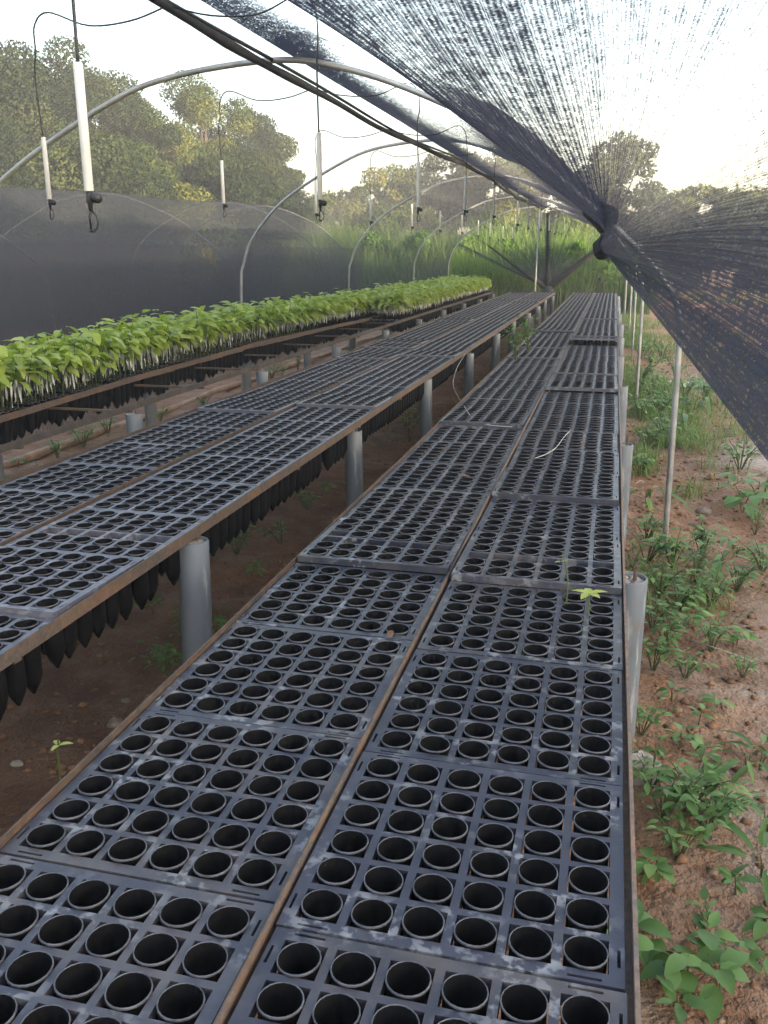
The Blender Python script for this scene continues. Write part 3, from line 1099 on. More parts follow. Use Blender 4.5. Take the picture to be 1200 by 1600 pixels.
HOOP_Y = [0.05, 5.11, 10.28, 14.81, 19.85, 24.5]
HOOP_DZ = [0, -0.10, 0.06, 0.04, 0.02, 0.02]
HOOP_TXT = ['over the camera', 'first ahead, net knotted to it', 'second ahead, warm lit at its shoulder', 'third ahead along the tunnel',
            'fourth ahead along the tunnel', 'last one, at the gathered end curtain']
for k, (y, dz) in enumerate(zip(HOOP_Y, HOOP_DZ)):
    if k == 0:
        continue
    pts = np.stack([ARCH[:, 0] + 0.03 * math.sin(k * 2.1), y + 0.02 * np.sin(ARCH[:, 0] * 2 + k), ARCH[:, 1] + dz * (ARCH[:, 1] > 1.3) * smoothstep(1.3, 2.2, ARCH[:, 1])], 1)
    obj('tunnel_hoop', MB().sweep(pts, 0.0165, 10).mesh('tunnel_hoop', M_GALV, True), None, 'curved galvanised hoop of the net tunnel, ' + HOOP_TXT[k], 'hoop', 'hoops of the net tunnel')

# ------------------------------------------------------------------ ridge: cable, irrigation pipe, sprinklers
XR = -1.925


def ridge_z(y):
    return 2.60 + 0.03 * np.sin(np.asarray(y) * 0.6) + 0.008 * np.clip(np.asarray(y) - 4, 0, 9)


ys = np.arange(-1.0, 24.6, 0.3)
obj('irrigation_pipe', MB().sweep(np.stack([XR + 0.02 * np.sin(ys * 1.3), ys, ridge_z(ys) + 0.035], 1), 0.010, 8).mesh('irrigation_pipe', M_HOSE, True), None,
    'black irrigation pipe running along the tunnel ridge beside the rolled net edge', 'pipe')


def sprinkler(k, y, sx, x, ztop, zbot):
    """Hangs from the ridge pipe: arching hose, white weight tube, valve and spinner nozzle."""
    txt = "hanging sprinkler with white weight tube, {} from the camera on the {} branch line".format(ordinal(k), 'near bench' if sx > 0 else 'seedling bench')
    t = thing('hanging_sprinkler', txt, 'sprinkler', (x, y, zbot), 'sprinklers hanging from the ridge pipe')
    zr = float(ridge_z(y)) - zbot + 0.01
    xr = XR - x
    bend = ztop - zbot + (0.62 if sx > 0 else 0.56)
    bend = min(bend, zr - 0.02)
    sway = random.uniform(-0.012, 0.012)
    pts = [(xr, 0, zr), (xr * 0.72, 0.01, zr - 0.045), (xr * 0.4, 0.02, zr - 0.05), (xr * 0.12, 0.01, bend + 0.03), (0.012 * -sx, 0, bend - 0.02), (0.004, 0, bend - 0.12), (sway, 0, (ztop - zbot) * 0.5 + bend * 0.5), (0, 0, ztop - zbot - 0.03)]
    obj('hose', MB().sweep(catmull(pts, 6), 0.0037, 6).mesh('hose', M_HOSE, True), t)
    h = ztop - zbot
    tb = MB().lathe([(0.004, h), (0.0098, h), (0.0107, h - 0.003), (0.0107, 0.002), (0.0095, 0.0), (0.004, 0.0)], 14)
    obj('weight_tube', tb.mesh('weight_tube', M_WHITE, True), t)
    vb = MB().lathe([(0.0002, 0.001), (0.0105, 0.0), (0.0105, -0.028), (0.007, -0.034), (0.006, -0.05), (0.0002, -0.051)], 10)
    vb.sweep([(0.0, 0.0, -0.014), (0.016, 0.0, -0.016), (0.026, 0.0, -0.018), (0.036, 0, -0.019)], [0.008, 0.014, 0.014, 0.010], 10)
    obj('valve', vb.mesh('valve', M_HOSE, True), t).scale = (0.78, 0.78, 0.85)
    nz = MB().sweep([(0.004, 0, -0.05), (0.016, 0, -0.062), (0.020, 0, -0.080), (0.014, 0, -0.098), (0.002, 0, -0.100)], 0.0028, 6)
    nz.sweep([(0.0, 0, -0.05), (-0.006, 0, -0.066), (-0.004, 0, -0.098)], 0.0035, 6)
    nz.lathe([(0.0002, -0.097), (0.008, -0.098), (0.008, -0.106), (0.0002, -0.107)], 10)
    obj('nozzle', nz.mesh('nozzle', M_HOSE, True), t).scale = (0.8, 0.8, 0.85)


for k in range(1, 13):
    y = 1.94 * k
    rise = [0, 0.15, 0.22, 0.295, 0.34, 0.36, 0.36, 0.37, 0.38, 0.39, 0.40, 0.41, 0.42][k]
    for sx in (1, -1):
        if k == 1 and sx < 0:
            continue
        x = (XR + 0.69 if sx > 0 else XR - 0.64) + random.uniform(-0.03, 0.03)
        if k == 1:
            x = -1.19
        zb = 1.62 + rise + random.uniform(-0.02, 0.02) + (0.0 if sx > 0 else 0.02)
        if sx < 0 and k > 2:
            zb -= 0.02 * (k - 2) * 0.6
        sprinkler(k, y, sx, x, zb + 0.27, zb)

# ------------------------------------------------------------------ shade net
def net_grid(name, Pts, dens, U, Vv, mat, parent):
    """Pts (a, b, 3) grid; dens, U, V on the same grid."""
    a, b2 = Pts.shape[:2]
    i0 = (np.arange(a - 1)[:, None] * b2 + np.arange(b2 - 1)[None, :]).ravel()
    F = np.stack([i0, i0 + b2, i0 + b2 + 1, i0 + 1], 1)
    me = mesh_np(name, Pts.reshape(-1, 3), F, mat, True)
    at = me.attributes.new('dens', 'FLOAT', 'POINT')
    at.data.foreach_set('value', np.clip(dens, 0, 1).ravel().astype(np.float32))
    uvl = me.uv_layers.new(name='UVMap')
    uv = np.stack([U.ravel(), Vv.ravel()], 1)[F.ravel()].astype(np.float32)
    uvl.data.foreach_set('uv', uv.ravel())
    return obj(name, me, parent)


NET = thing('shade_net', 'black shade net stretched over the tunnel and knotted up at one shoulder', 'net', (XR, 5.1, 2.6))
NET_T = np.array([XR, 5.1, 2.6])

# left roof and wall: one thin layer on the outside of the hoops
sL = np.linspace(0, 1, 90)
left = ARCH[ARCH[:, 0] < XR + 0.01]
left = left[left[:, 1] > 0.12]
dl = np.concatenate([[0], np.cumsum(np.linalg.norm(np.diff(left, axis=0), axis=1))])
lx, lz = np.interp(sL * dl[-1], dl, left[:, 0]), np.interp(sL * dl[-1], dl, left[:, 1])
yL = np.linspace(-2.0, 24.6, 130)
Yg, Sg = np.meshgrid(yL, sL, indexing='ij')
sag = 0.05 * np.sin((Yg - 0.05) / 5.0 * math.pi) ** 2
Xg, Zg = lx[None, :] + 0 * Yg, lz[None, :] + 0 * Yg
nxl = np.gradient(lz)
nzl = -np.gradient(lx)
nn_ = np.hypot(nxl, nzl)
Xg = Xg - 0.03 * np.abs(nxl / nn_) * 1.0 + sag * np.abs(nxl / nn_) * 0.6
Zg = Zg + 0.03 * np.abs(nzl / nn_) - sag * np.abs(nzl / nn_) + 0.012 * (vnoise(Yg, Sg * 9, 1.3, 41) - 0.5)
dn = 0.42 + 0.16 * (vnoise(Yg, Sg * 6, 0.8, 42) - 0.5) + 0.10 * smoothstep(0.5, 0.25, Sg) + 0.14 * smoothstep(8, 12, Yg)
net_grid('wall_panel', np.stack([Xg, Yg, Zg], 2) - NET_T, dn, Yg * 22, Sg * 110, M_NETF, NET)

# right roof half: from the ridge down to the rolled edge at the shoulder
KN = np.array([-0.06, 5.11, 1.67])
sR = np.linspace(0, 1, 80)
yR = np.linspace(2.0, 24.6, 260)
Yg, Sg = np.meshgrid(yR, sR, indexing='ij')
xe = -0.10 + 0.06 * np.sin(Yg * 1.7)
Xg = XR + 0.02 + (xe - XR) * Sg
bay = np.array([(y - 5.11) % 4.85 / 4.85 for y in yR])[:, None]
mid = np.sin(np.pi * bay)
Zg = arch_z(Xg) + 0.02 - mid * 0.12 * np.sin(np.pi * Sg) - 0.22 * mid * smoothstep(0.55, 1.0, Sg) * 0
pleat = np.sin(Sg * 46 + 2.4 * bay * Sg + 2 * vnoise(Yg, Sg * 3, 0.6, 51))
Zg = Zg + 0.006 * pleat - 0.05 * (1 - smoothstep(0, 0.08, Sg))
# gathered folds run from the ridge at each bay's far end to the shoulder at its near end
fold = np.exp(-((Sg - (0.15 + 0.85 * (1 - bay))) / 0.16) ** 2)
edge = 0.55 * np.exp(-(Sg / 0.10) ** 2)
low = smoothstep(0.45, 0.95, Sg)
dn = 0.60 + 0.28 * smoothstep(0.40, 0.70, Sg) + edge + 0.25 * fold * (1 - low) - 0.42 * np.exp(-((Sg - 0.30) / 0.16) ** 2) * np.exp(-((bay - 0.12) / 0.22) ** 2) + 0.15 * (vnoise(Yg, Sg * 8, 1.5, 52) - 0.5)
nearpart = smoothstep(5.2, 4.9, Yg)
dn = dn * (1 - nearpart) + nearpart * (0.85 * smoothstep(0.38, 0.06, Sg + 0.05 * vnoise(Yg, Sg * 4, 2.0, 53)) - 0.02)
keep = yR
net_grid('roof_panel', np.stack([Xg, Yg, Zg], 2) - NET_T, dn, Sg * 190, Yg * 75, M_NETR, NET)

# rolled edges along the ridge and along the shoulder
ys = np.arange(-0.5, 24.6, 0.2)
rr_ = 0.017 + 0.010 * vnoise(ys, ys * 0, 2.2, 61)
obj('ridge_roll', MB().sweep(np.stack([XR + 0.015 * np.sin(ys * 2.3), ys, ridge_z(ys)], 1) - NET_T, rr_, 10).mesh('ridge_roll', M_KNOT, True), NET)
ys = np.arange(5.1, 24.6, 0.2)
rr_ = 0.055 + 0.03 * vnoise(ys, ys * 0, 1.7, 62)
obj('edge_roll', MB().sweep(np.stack([-0.10 + 0.06 * np.sin(ys * 1.7), ys, arch_z(-0.10 + 0.06 * np.sin(ys * 1.7)) - 0.02 - 0.03 * vnoise(ys, ys * 0, 1.1, 63)], 1) - NET_T, rr_, 12).mesh('edge_roll', M_KNOT, True), NET)

# near curtain: fans out from the knot over the camera and down the side
RIM = [(0.00, 330, -70, 2.9), (0.10, 480, -160, 2.5), (0.22, 690, -230, 2.2), (0.36, 930, -260, 2.0), (0.50, 1200, -180, 1.8), (0.62, 1420, 20, 1.7), (0.72, 1440, 230, 1.65),
       (0.80, 1430, 390, 1.65), (0.88, 1430, 560, 1.65), (0.95, 1410, 760, 1.6), (1.0, 1340, 895, 1.6)]
rs = np.array([q[0] for q in RIM])
rp = np.array([at_y(q[1], q[2], q[3]) for q in RIM])
na, nr = 420, 90
s = np.linspace(0, 1, na)
rim = np.stack([np.interp(s, rs, rp[:, k]) for k in range(3)], 1)
for _ in range(12):
    rim[1:-1] = 0.25 * rim[:-2] + 0.5 * rim[1:-1] + 0.25 * rim[2:]
ctrl = 0.5 * (rim + KN)
w0 = smoothstep(0.30, 0.0, s)[:, None]
ctrl = ctrl * (1 - w0) + np.array([-1.22, 4.95, 2.60]) * w0
bul = np.sin(np.pi * np.clip((s - 0.2) / 0.8, 0, 1))[:, None]
ctrl = ctrl + bul * np.array([0.10, 0.0, 0.10])
t = np.linspace(0.0, 1, nr)
T, S = np.meshgrid(t, s)
K2 = KN + np.stack([0.03 * np.cos(s * 5), -0.02 * np.ones(na), 0.05 * np.cos(s * 3.1)], 1)
Pn = ((1 - T) ** 2)[..., None] * K2[:, None, :] + (2 * T * (1 - T))[..., None] * ctrl[:, None, :] + (T ** 2)[..., None] * rim[:, None, :]
# pleats radiating from the knot, heavier folds along the lower hem
Rr = np.linalg.norm(Pn - KN, axis=2)
ph = S * 2 * math.pi * 46 + 1.5 * np.sin(S * 23)
amp = 0.007 * np.clip(Rr / 0.8, 0.15, 1.3) * (1 - 0.5 * smoothstep(0.35, 0.55, S) * smoothstep(0.8, 0.65, S))
Pn = Pn + (amp * np.sin(ph))[..., None] * np.array([0.55, -0.25, 0.6])
hem = smoothstep(0.90, 0.985, S)
Pn = Pn + (0.10 * hem * np.sin(np.pi * smoothstep(0.90, 1.0, S)) * np.clip(Rr, 0, 1))[..., None] * np.array([-0.8, -0.1, 0.1])
base = np.interp(S, [0, 0.03, 0.07, 0.16, 0.26, 0.34, 0.42, 0.55, 0.64, 0.70, 0.75, 0.80, 0.88, 0.925, 0.95, 1.0],
                 [0.97, 0.94, 0.76, 0.77, 0.68, 0.56, 0.46, 0.37, 0.41, 0.52, 0.66, 0.83, 0.90, 0.92, 0.96, 0.96])
dn = 1 - (1 - base) * smoothstep(-0.25, 1.5, Rr)
dn = dn + 0.16 * (vnoise(S * 30, T * 5, 1.0, 71) - 0.5) * (1 - hem) + 0.07 * np.sin(S * 2 * math.pi * 46) * (base > 0.4)
net_grid('gathered_curtain', Pn - NET_T, dn, S * 230, Rr * 105, M_NET, NET)

# the knot itself: bunched cloth bound round the hoop
mb = MB()
n1, n2 = 28, 18
vs, fs = [], []
for i in range(n2 + 1):
    th = math.pi * i / n2
    for j in range(n1):
        ph_ = 2 * math.pi * j / n1
        r = 1 + 0.16 * math.sin(9 * ph_ + 2 * th) * math.sin(th) + 0.1 * math.sin(4 * ph_ + 5 * th)
        vs.append((0.075 * r * math.sin(th) * math.cos(ph_) + 0.02 * math.cos(th), 0.09 * r * math.sin(th) * math.sin(ph_), 0.095 * math.cos(th) * (1 + 0.08 * math.sin(5 * ph_)) - 0.02))
for i in range(n2):
    for j in range(n1):
        a, b2 = i * n1 + j, i * n1 + (j + 1) % n1
        fs.append((a, a + n1, b2 + n1, b2))
mb.add(np.array(vs) * 0.72 + KN - NET_T, fs)
obj('knot', mb.mesh('knot', M_KNOT, True), NET)

# end curtain gathered to one point behind the middle bench
AP = np.array([-1.68, 24.45, 0.72])
ECUR = thing('end_curtain', 'black net curtain fanned out from one gathered point at the tunnel end', 'net', tuple(AP))
m_ = (ARCH[:, 1] > 1.75) & (ARCH[:, 0] < -0.05)
ra = ARCH[m_]
da = np.concatenate([[0], np.cumsum(np.linalg.norm(np.diff(ra, axis=0), axis=1))])
na2, nr2 = 160, 30
s = np.linspace(0, 1, na2)
rim = np.stack([np.interp(s * da[-1], da, ra[:, 0]), np.full(na2, 24.48), np.interp(s * da[-1], da, ra[:, 1])], 1)
t = np.linspace(0, 1, nr2)
T, S = np.meshgrid(t, s)
Pn = AP + (rim[:, None, :] - AP) * T[..., None]
Pn = Pn + (0.03 * T * np.sin(S * 120))[..., None] * np.array([0, 1, 0])
dn = 0.10 + 0.75 * (1 - smoothstep(0.0, 0.8, T)) + 0.55 * smoothstep(0.94, 0.97, S) + 0.5 * np.exp(-((S - 0.60) / 0.012) ** 2) + 0.4 * np.exp(-((S - 0.02) / 0.012) ** 2) + 0.25 * (np.sin(S * 71) > 0.86) + 0.2 * (np.sin(S * 113 + 1) > 0.9)
net_grid('net_panel', Pn - AP, dn, S * 80, T * 60, M_NET, ECUR)
mb = MB()
mb.sweep(np.array([(0, 0, 0), (0.75, 0.02, 0.62), tuple(np.array([-0.12, 24.45, 1.93]) - AP)]), [0.11, 0.075, 0.06], 10)
mb.sweep(np.array([(0, 0, 0), (-0.05, 0.02, 0.9), (-0.10, 0.02, 1.9)]), [0.10, 0.045, 0.03], 8)
mb.sweep(np.array([(0, 0, 0), (-0.75, 0.02, 0.45), (-1.6, 0.02, 1.08)]), [0.09, 0.03, 0.016], 8)
mb.sweep(np.array([(0.02, -0.02, 0.06), (0.0, 0, -0.3), (-0.02, 0.02, -0.72)]), [0.13, 0.16, 0.10], 10)
obj('gathered_folds', mb.mesh('gathered_folds', M_KNOT, True), ECUR)

p0, p1 = at_y(836, 457, 22.5), at_y(843, 325, 22.5)
obj('prop_pole', MB().sweep([(p0[0], 22.5, 0.0), tuple(p0), tuple(p1)], 0.017, 8).mesh('prop_pole', M_GALV, True), None, 'thin upright pole standing at the far end of the middle bench', 'pole')

# ------------------------------------------------------------------ neighbouring tunnel beyond the seedlings
NB = thing('neighbour_tunnel', 'second dark net tunnel standing beyond the seedlings and their wall', 'tunnel', (-8.2, 9.0, 0))
NBT = np.array([-8.2, 9.0, 0])
off = -8.2 - XR
for y in (8.73, 13.8, 18.8, 20.9, 3.6):
    pts = np.stack([ARCH[:, 0] + off, np.full(len(ARCH), y), ARCH[:, 1] - smoothstep(1.3, 2.5, ARCH[:, 1]) * np.interp(y, [9, 20], [0.30, 0.06])], 1) - NBT
    obj('hoop', MB().sweep(pts, 0.014, 8).mesh('hoop', M_DULL, True), NB)
sA = np.linspace(0, 1, 80)
dl = np.concatenate([[0], np.cumsum(np.linalg.norm(np.diff(ARCH, axis=0), axis=1))])
ax, az = np.interp(sA * dl[-1], dl, ARCH[:, 0]) + off, np.interp(sA * dl[-1], dl, ARCH[:, 1])
yA = np.linspace(-3, 20.95, 90)
Yg, Sg = np.meshgrid(yA, sA, indexing='ij')
cen = np.array([-8.2, 1.2])
k_ = 1.012 - 0.02 * np.sin((Yg - 3.6) / 5.1 * math.pi) ** 2
Xg = cen[0] + (ax[None, :] - cen[0]) * k_
Zg = cen[1] + (az[None, :] - cen[1]) * k_
Zg = np.maximum(0.05, Zg - smoothstep(1.3, 2.5, Zg) * np.interp(Yg, [9, 20], [0.30, 0.06]))
dn = 0.46 + 0.20 * (vnoise(Yg, Sg * 7, 0.7, 81) - 0.5)
net_grid('net_cover', np.stack([Xg, Yg, Zg], 2) - NBT, dn, Yg * 22, Sg * 160, M_NETF, NB)
for xx, nm in ((-5.78, 'side_net'), (-10.6, 'side_net')):
    zA = np.linspace(0.02, 1.72, 16)
    Yg, Zg = np.meshgrid(yA, zA, indexing='ij')
    Xg = xx + 0.05 * (vnoise(Yg, Zg * 2, 0.8, 82) - 0.5)
    net_grid(nm, np.stack([Xg, Yg, Zg], 2) - NBT, 0.36 + 0.25 * (vnoise(Yg, Zg * 3, 0.9, 83) - 0.5), Yg * 22, Zg * 40, M_NETF, NB)

# ------------------------------------------------------------------ foliage
def leaf_cloud(centers, radii, n_per, size, r, flat=0.8, tone=None):
    """Leaf-sized bent quads scattered in clumps. Returns V, F, rnd."""
    n = int(np.sum(n_per))
    idx = np.repeat(np.arange(len(centers)), n_per)
    d = r.normal(0, 1, (n, 3))
    d /= np.linalg.norm(d, axis=1)[:, None]
    rad = radii[idx] * r.uniform(0.25, 1.0, n) ** 0.5
    c = centers[idx] + d * rad[:, None] * np.array([1, 1, flat])
    sz = size * r.uniform(0.6, 1.35, n)
    a = r.normal(0, 1, (n, 3))
    a[:, 2] -= 0.35
    a /= np.linalg.norm(a, axis=1)[:, None]
    nrm = r.normal(0, 0.5, (n, 3)) + np.array([0, 0, 0.6]) + d * 1.2
    b = np.cross(nrm, a)
    b /= np.linalg.norm(b, axis=1)[:, None] + 1e-9
    up = np.cross(a, b)
    l, w = sz[:, None], (sz * 0.32)[:, None]
    V = np.stack([c - a * l * 0.5, c + b * w + up * w * 0.25, c + a * l * 0.5, c - b * w + up * w * 0.25], 1).reshape(-1, 3)
    F = (np.arange(n)[:, None] * 4 + np.arange(4)[None, :])
    tn = (r.uniform(0.15, 0.85, len(centers)) if tone is None else tone)[idx]
    q = np.clip(tn + r.normal(0, 0.09, n), 0.02, 0.98)
    return V, F, np.repeat(q, 4)


def tree(name, base, height, crown_r, crown_z0, n_clump, n_leaf, leaf, mat, label, group, seed, top_open=1.0, trunk_r=None, lean=0.0):
    r = np.random.default_rng(seed)
    t = thing(name, label, 'tree', tuple(base), group)
    tr = trunk_r or 0.03 * height * 0.6
    mb = MB()
    ctr = np.array([lean, 0, (height + crown_z0) / 2])
    half = (height - crown_z0) / 2
    mb.sweep(catmull([(0, 0, -0.2), (0.1 * lean, 0.05, height * 0.3), (lean * 0.6, -0.05, height * 0.6), (lean, 0, height * 0.93)], 4), np.linspace(tr, tr * 0.25, 13), 8)
    cs, rd = [], []
    for k in range(n_clump):
        while True:
            q = r.uniform(-1, 1, 3)
            if np.linalg.norm(q) < 1 and r.random() < 0.25 + 0.75 * np.linalg.norm(q):
                break
        p = ctr + q * np.array([crown_r, crown_r, half]) * (0.88 + 0.2 * r.random())
        cs.append(p)
        rd.append(crown_r * r.uniform(0.22, 0.46))
        if k % 3 == 0:
            s0 = np.array([lean * 0.5, 0, height * r.uniform(0.35, 0.7)])
            if s0[2] < p[2] + half * 0.4:
                m1 = 0.5 * (s0 + p) + r.normal(0, 0.12 * crown_r, 3)
                mb.sweep(catmull([tuple(s0), tuple(m1), tuple(p)], 4), np.linspace(tr * 0.42, tr * 0.08, 9), 6)
    cs, rd = np.array(cs), np.array(rd)
    per = np.maximum(8, (n_leaf * rd ** 2 / np.sum(rd ** 2)).astype(int))
    tone = np.clip(r.normal(0.45, 0.2, n_clump), 0.05, 0.95)
    V, F, q = leaf_cloud(cs, rd, per, leaf, r, 0.75, tone)
    obj('trunk', mb.mesh('trunk', M_BARK, True), t)
    me = mesh_np('crown', V, F, mat)
    set_rnd(me, q)
    obj('crown', me, t)
    return t


def tree_at(px, py_top, dist, width_px, seed, mat, label, group, name='broadleaf_tree', zbase_frac=0.15, nl=9000, leaf=0.22, clumps=46):
    top = at_d(px, py_top, dist)
    w = width_px / FPX * dist * 0.5
    tree(name, (top[0], top[1], 0.0), top[2], w, top[2] * zbase_frac, clumps, nl, leaf, mat, label, group, seed)


LT = 'tall trees beyond the net wall'
for k, (px, py, d, w, mat, txt) in enumerate([
    (-40, 85, 27, 230, M_TREE, 'dark tall tree at the open end of the wood beyond the net wall'),
    (55, 62, 29, 190, M_TREE, 'highest dark tree behind the two white sprinkler tubes near the camera'),
    (150, 100, 31, 170, M_TREE, 'dark tree standing between the highest tree and the sunlit one'),
    (235, 165, 30, 150, M_TREE2, 'lower olive tree filling the dip in the wood skyline'),
    (310, 118, 33, 170, M_TREE2, 'sunlit yellow green tree with an open crown beyond the net wall'),
    (385, 185, 34, 150, M_TREE, 'dark tree sloping down at the far side of the sunlit one'),
    (435, 262, 36, 100, M_TREE, 'last low dark tree before the gap of white sky'),
    (100, 215, 24, 260, M_TREE, 'bushy dark understorey tree above the neighbouring net roof'),
    (345, 255, 27, 200, M_TREE, 'bushy understorey tree below the sunlit crown'),
    (215, 245, 25, 200, M_TREE2, 'olive understorey tree in the middle of the wood'),
]):
    tree_at(px, py, d, w, 300 + k, mat, txt, LT, nl=70000, clumps=64, leaf=0.095)
FT = 'trees beyond the tunnel end'
for k, (px, py, d, w, mat, txt) in enumerate([
    (535, 282, 48, 110, M_TREE2, 'hazy olive tree just past the gap of white sky'),
    (600, 268, 50, 110, M_TREE2, 'hazy rounded tree left of the second far hoop top'.replace('left of', 'beside')),
    (655, 255, 52, 100, M_TREE2, 'hazy olive tree behind the third hoop'),
    (715, 215, 52, 100, M_TREE, 'dark tree behind the ridge roll at the far hoops'),
    (775, 232, 50, 110, M_TREE2, 'olive tree seen under the far roof net'),
    (845, 245, 47, 100, M_TREE2, 'sunlit yellow green tree framed by the last hoop'),
    (905, 262, 46, 90, M_TREE2, 'sunlit bushy tree beside the knot at the tunnel end'),
    (975, 222, 47, 110, M_TREE, 'dark round tree seen through the net above the knot'),
    (1050, 290, 50, 100, M_TREE2, 'low sunlit tree through the curtain next to the dark round one'),
    (1120, 300, 48, 110, M_TREE2, 'low olive tree through the curtain in the middle of the row'),
    (1195, 290, 46, 120, M_TREE2, 'bright yellow green tree at the open edge of the curtain'),
    (1290, 270, 44, 140, M_TREE, 'tree beyond the edge of the curtain'),
    (800, 305, 41, 120, M_TREE2, 'yellow green bush behind the tall grass under the last hoop'),
    (890, 300, 40, 110, M_TREE2, 'golden lit bush behind the tall grass near the gathered end curtain'),
    (480, 350, 44, 130, M_TREE2, 'low bush at the far corner of the neighbouring tunnel'),
    (610, 330, 44, 150, M_TREE2, 'low green bush behind the tall grass at the far hoops'),
]):
    tree_at(px, py, d, w, 400 + k, mat, txt, FT, nl=14000, clumps=44, leaf=0.19, zbase_frac=0.02)
for k, (px, py, d, w, txt) in enumerate([
    (905, 372, 27.5, 62, 'rounded bright bush rising from the tall grass beside the end of the near bench'),
    (955, 398, 26.5, 66, 'low bright bush at the tunnel end behind the bare hoop legs'),
    (800, 368, 29, 70, 'leafy bush in the tall grass behind the gathered end curtain'),
    (730, 362, 30, 74, 'leafy bush in the tall grass past the end of the seedlings'),
    (655, 366, 30, 60, 'dull green bush in the tall grass between the far hoops'),
    (1000, 405, 31, 70, 'dry looking bush at the edge of the orange path'),
    (590, 372, 31, 80, 'dull green bush beside the corner of the neighbouring tunnel')]):
    tree_at(px, py, d, w, 440 + k, M_BUSH, txt, 'bushes in the tall grass', 'bush', 0.02, 5200, 0.12, 26)
for k, (x, y, h, w) in enumerate([(-13.6, 11, 1.7, 1.6), (-14.2, 15, 2.0, 1.9), (-13.4, 19, 1.6, 1.7), (-14.5, 23, 2.1, 2.0), (-13.2, 27, 1.9, 1.8)]):
    tree('bush', (x, y, 0), h, w, 0.05, 26, 5200, 0.11, M_BUSH, 'bright bush dimly seen through the neighbouring tunnel, {} from the camera'.format(ordinal(k + 1)), 'bushes behind the neighbouring tunnel', 600 + k)
# wood beyond the path on the sunny side: keeps the low sun off the benches
r = np.random.default_rng(55)
cs, rd = [], []
for k in range(1300):
    y = r.uniform(-42, 20)
    x = 22 + r.uniform(0, 7)
    top = 5.75 + 0.7 * smoothstep(1.5, -0.5, y) + 2.2 * smoothstep(-3, -8, y) + r.uniform(-0.3, 0.25)
    cs.append((x, y, r.uniform(0.0, 1.0) ** 0.8 * top))
    rd.append(r.uniform(0.7, 1.2))
V, F, q = leaf_cloud(np.array(cs), np.array(rd), np.full(1300, 110), 0.55, r, 0.8)
me = mesh_np('woods', V, F, M_TREE)
set_rnd(me, q)
obj('woods', me, None, 'dense green wood across the red path', 'wood', None, 'stuff')


# ------------------------------------------------------------------ grass
def blades(px, py, pz, h, w, r, bend=0.6, seg=3):
    n = len(px)
    yaw = r.uniform(0, 2 * math.pi, n)
    dx, dy = np.cos(yaw), np.sin(yaw)
    bx, by = -dy, dx
    b = bend * r.uniform(0.3, 1.6, n)
    rows = []
    for k in range(seg + 1):
        f = k / seg
        ww = w * (1 - f ** 1.5) + 0.0008
        o = h * b * f ** 2
        z = pz + h * f * (1 - 0.35 * b * f)
        cx, cy = px + dx * o, py + dy * o
        rows.append(np.stack([cx - bx * ww, cy - by * ww, z], 1))
        rows.append(np.stack([cx + bx * ww, cy + by * ww, z], 1))
    V = np.stack(rows, 1)
    m = 2 * (seg + 1)
    F = np.concatenate([np.arange(n)[:, None] * m + np.array([2 * k, 2 * k + 1, 2 * k + 3, 2 * k + 2])[None] for k in range(seg)])
    return V.reshape(-1, 3), F, m


def grass_obj(name, label, xs, ys_, hs_, ws, mat, r, bend=0.6, tone=None, zs=None):
    z = ground_z(xs, ys_) - 0.01 if zs is None else zs
    V, F, m = blades(xs, ys_, z, hs_, ws, r, bend)
    me = mesh_np(name, V, F, mat)
    q = np.clip((r.uniform(0.05, 0.8, len(xs)) if tone is None else tone), 0.02, 0.98)
    set_rnd(me, np.repeat(q, m))
    return obj(name, me, None, label, 'grass', None, 'stuff')


# tall grass beyond the tunnel end
r = np.random.default_rng(60)
n = 30000
xs = r.uniform(-15, 1.0, n)
ys_ = r.uniform(25.6, 36, n)
hh = (1.3 + 1.1 * vnoise(xs, ys_, 0.5, 90) + r.uniform(-0.3, 0.3, n)) * np.interp(ys_, [25.6, 30], [0.75, 1.15])
hh = hh * (0.75 + 0.6 * vnoise(xs, ys_, 1.6, 96))
hh = np.where(xs > -0.6, hh * 0.75, hh)
tone = np.clip(0.25 + 0.5 * vnoise(xs, ys_, 0.9, 91) + r.normal(0, 0.12, n), 0.03, 0.9)
grass_obj('tall_grass', 'tall bright green grass beyond the tunnel end', xs, ys_, hh, np.full(n, 0.017), M_TALL, r, 0.45, tone)

# grass and ground cover along the near bench, denser in patches
r = np.random.default_rng(61)
N_ = 330000
xs = r.uniform(0.16, 2.6, N_)
ys_ = 1.2 + 24 * r.uniform(0, 1, N_) ** 1.4
den = vnoise(xs, ys_, 1.1, 92) * 0.65 + vnoise(xs, ys_, 3.4, 93) * 0.35
strip = np.exp(-((xs - 0.42) / 0.30) ** 2)
wgt = np.interp(ys_, [1.0, 2.6, 3.6, 4.3, 5.0, 6.2, 7.0, 9.5, 12, 25], [0.02, 0.05, 0.45, 0.40, 0.25, 0.7, 1.0, 1.0, 0.5, 0.3])
keepm = r.uniform(0, 1, N_) < np.clip((den - 0.40) * 3, 0, 1) * (strip * wgt + 0.07)
xs, ys_ = xs[keepm], ys_[keepm]
n = len(xs)
grass_obj('grass', 'ragged green grass on the red soil beside the near bench', xs, ys_, r.uniform(0.03, 0.17, n) * np.interp(ys_, [2, 8], [0.8, 1.3]), np.full(n, 0.0030), M_GRASS, r, 0.9)
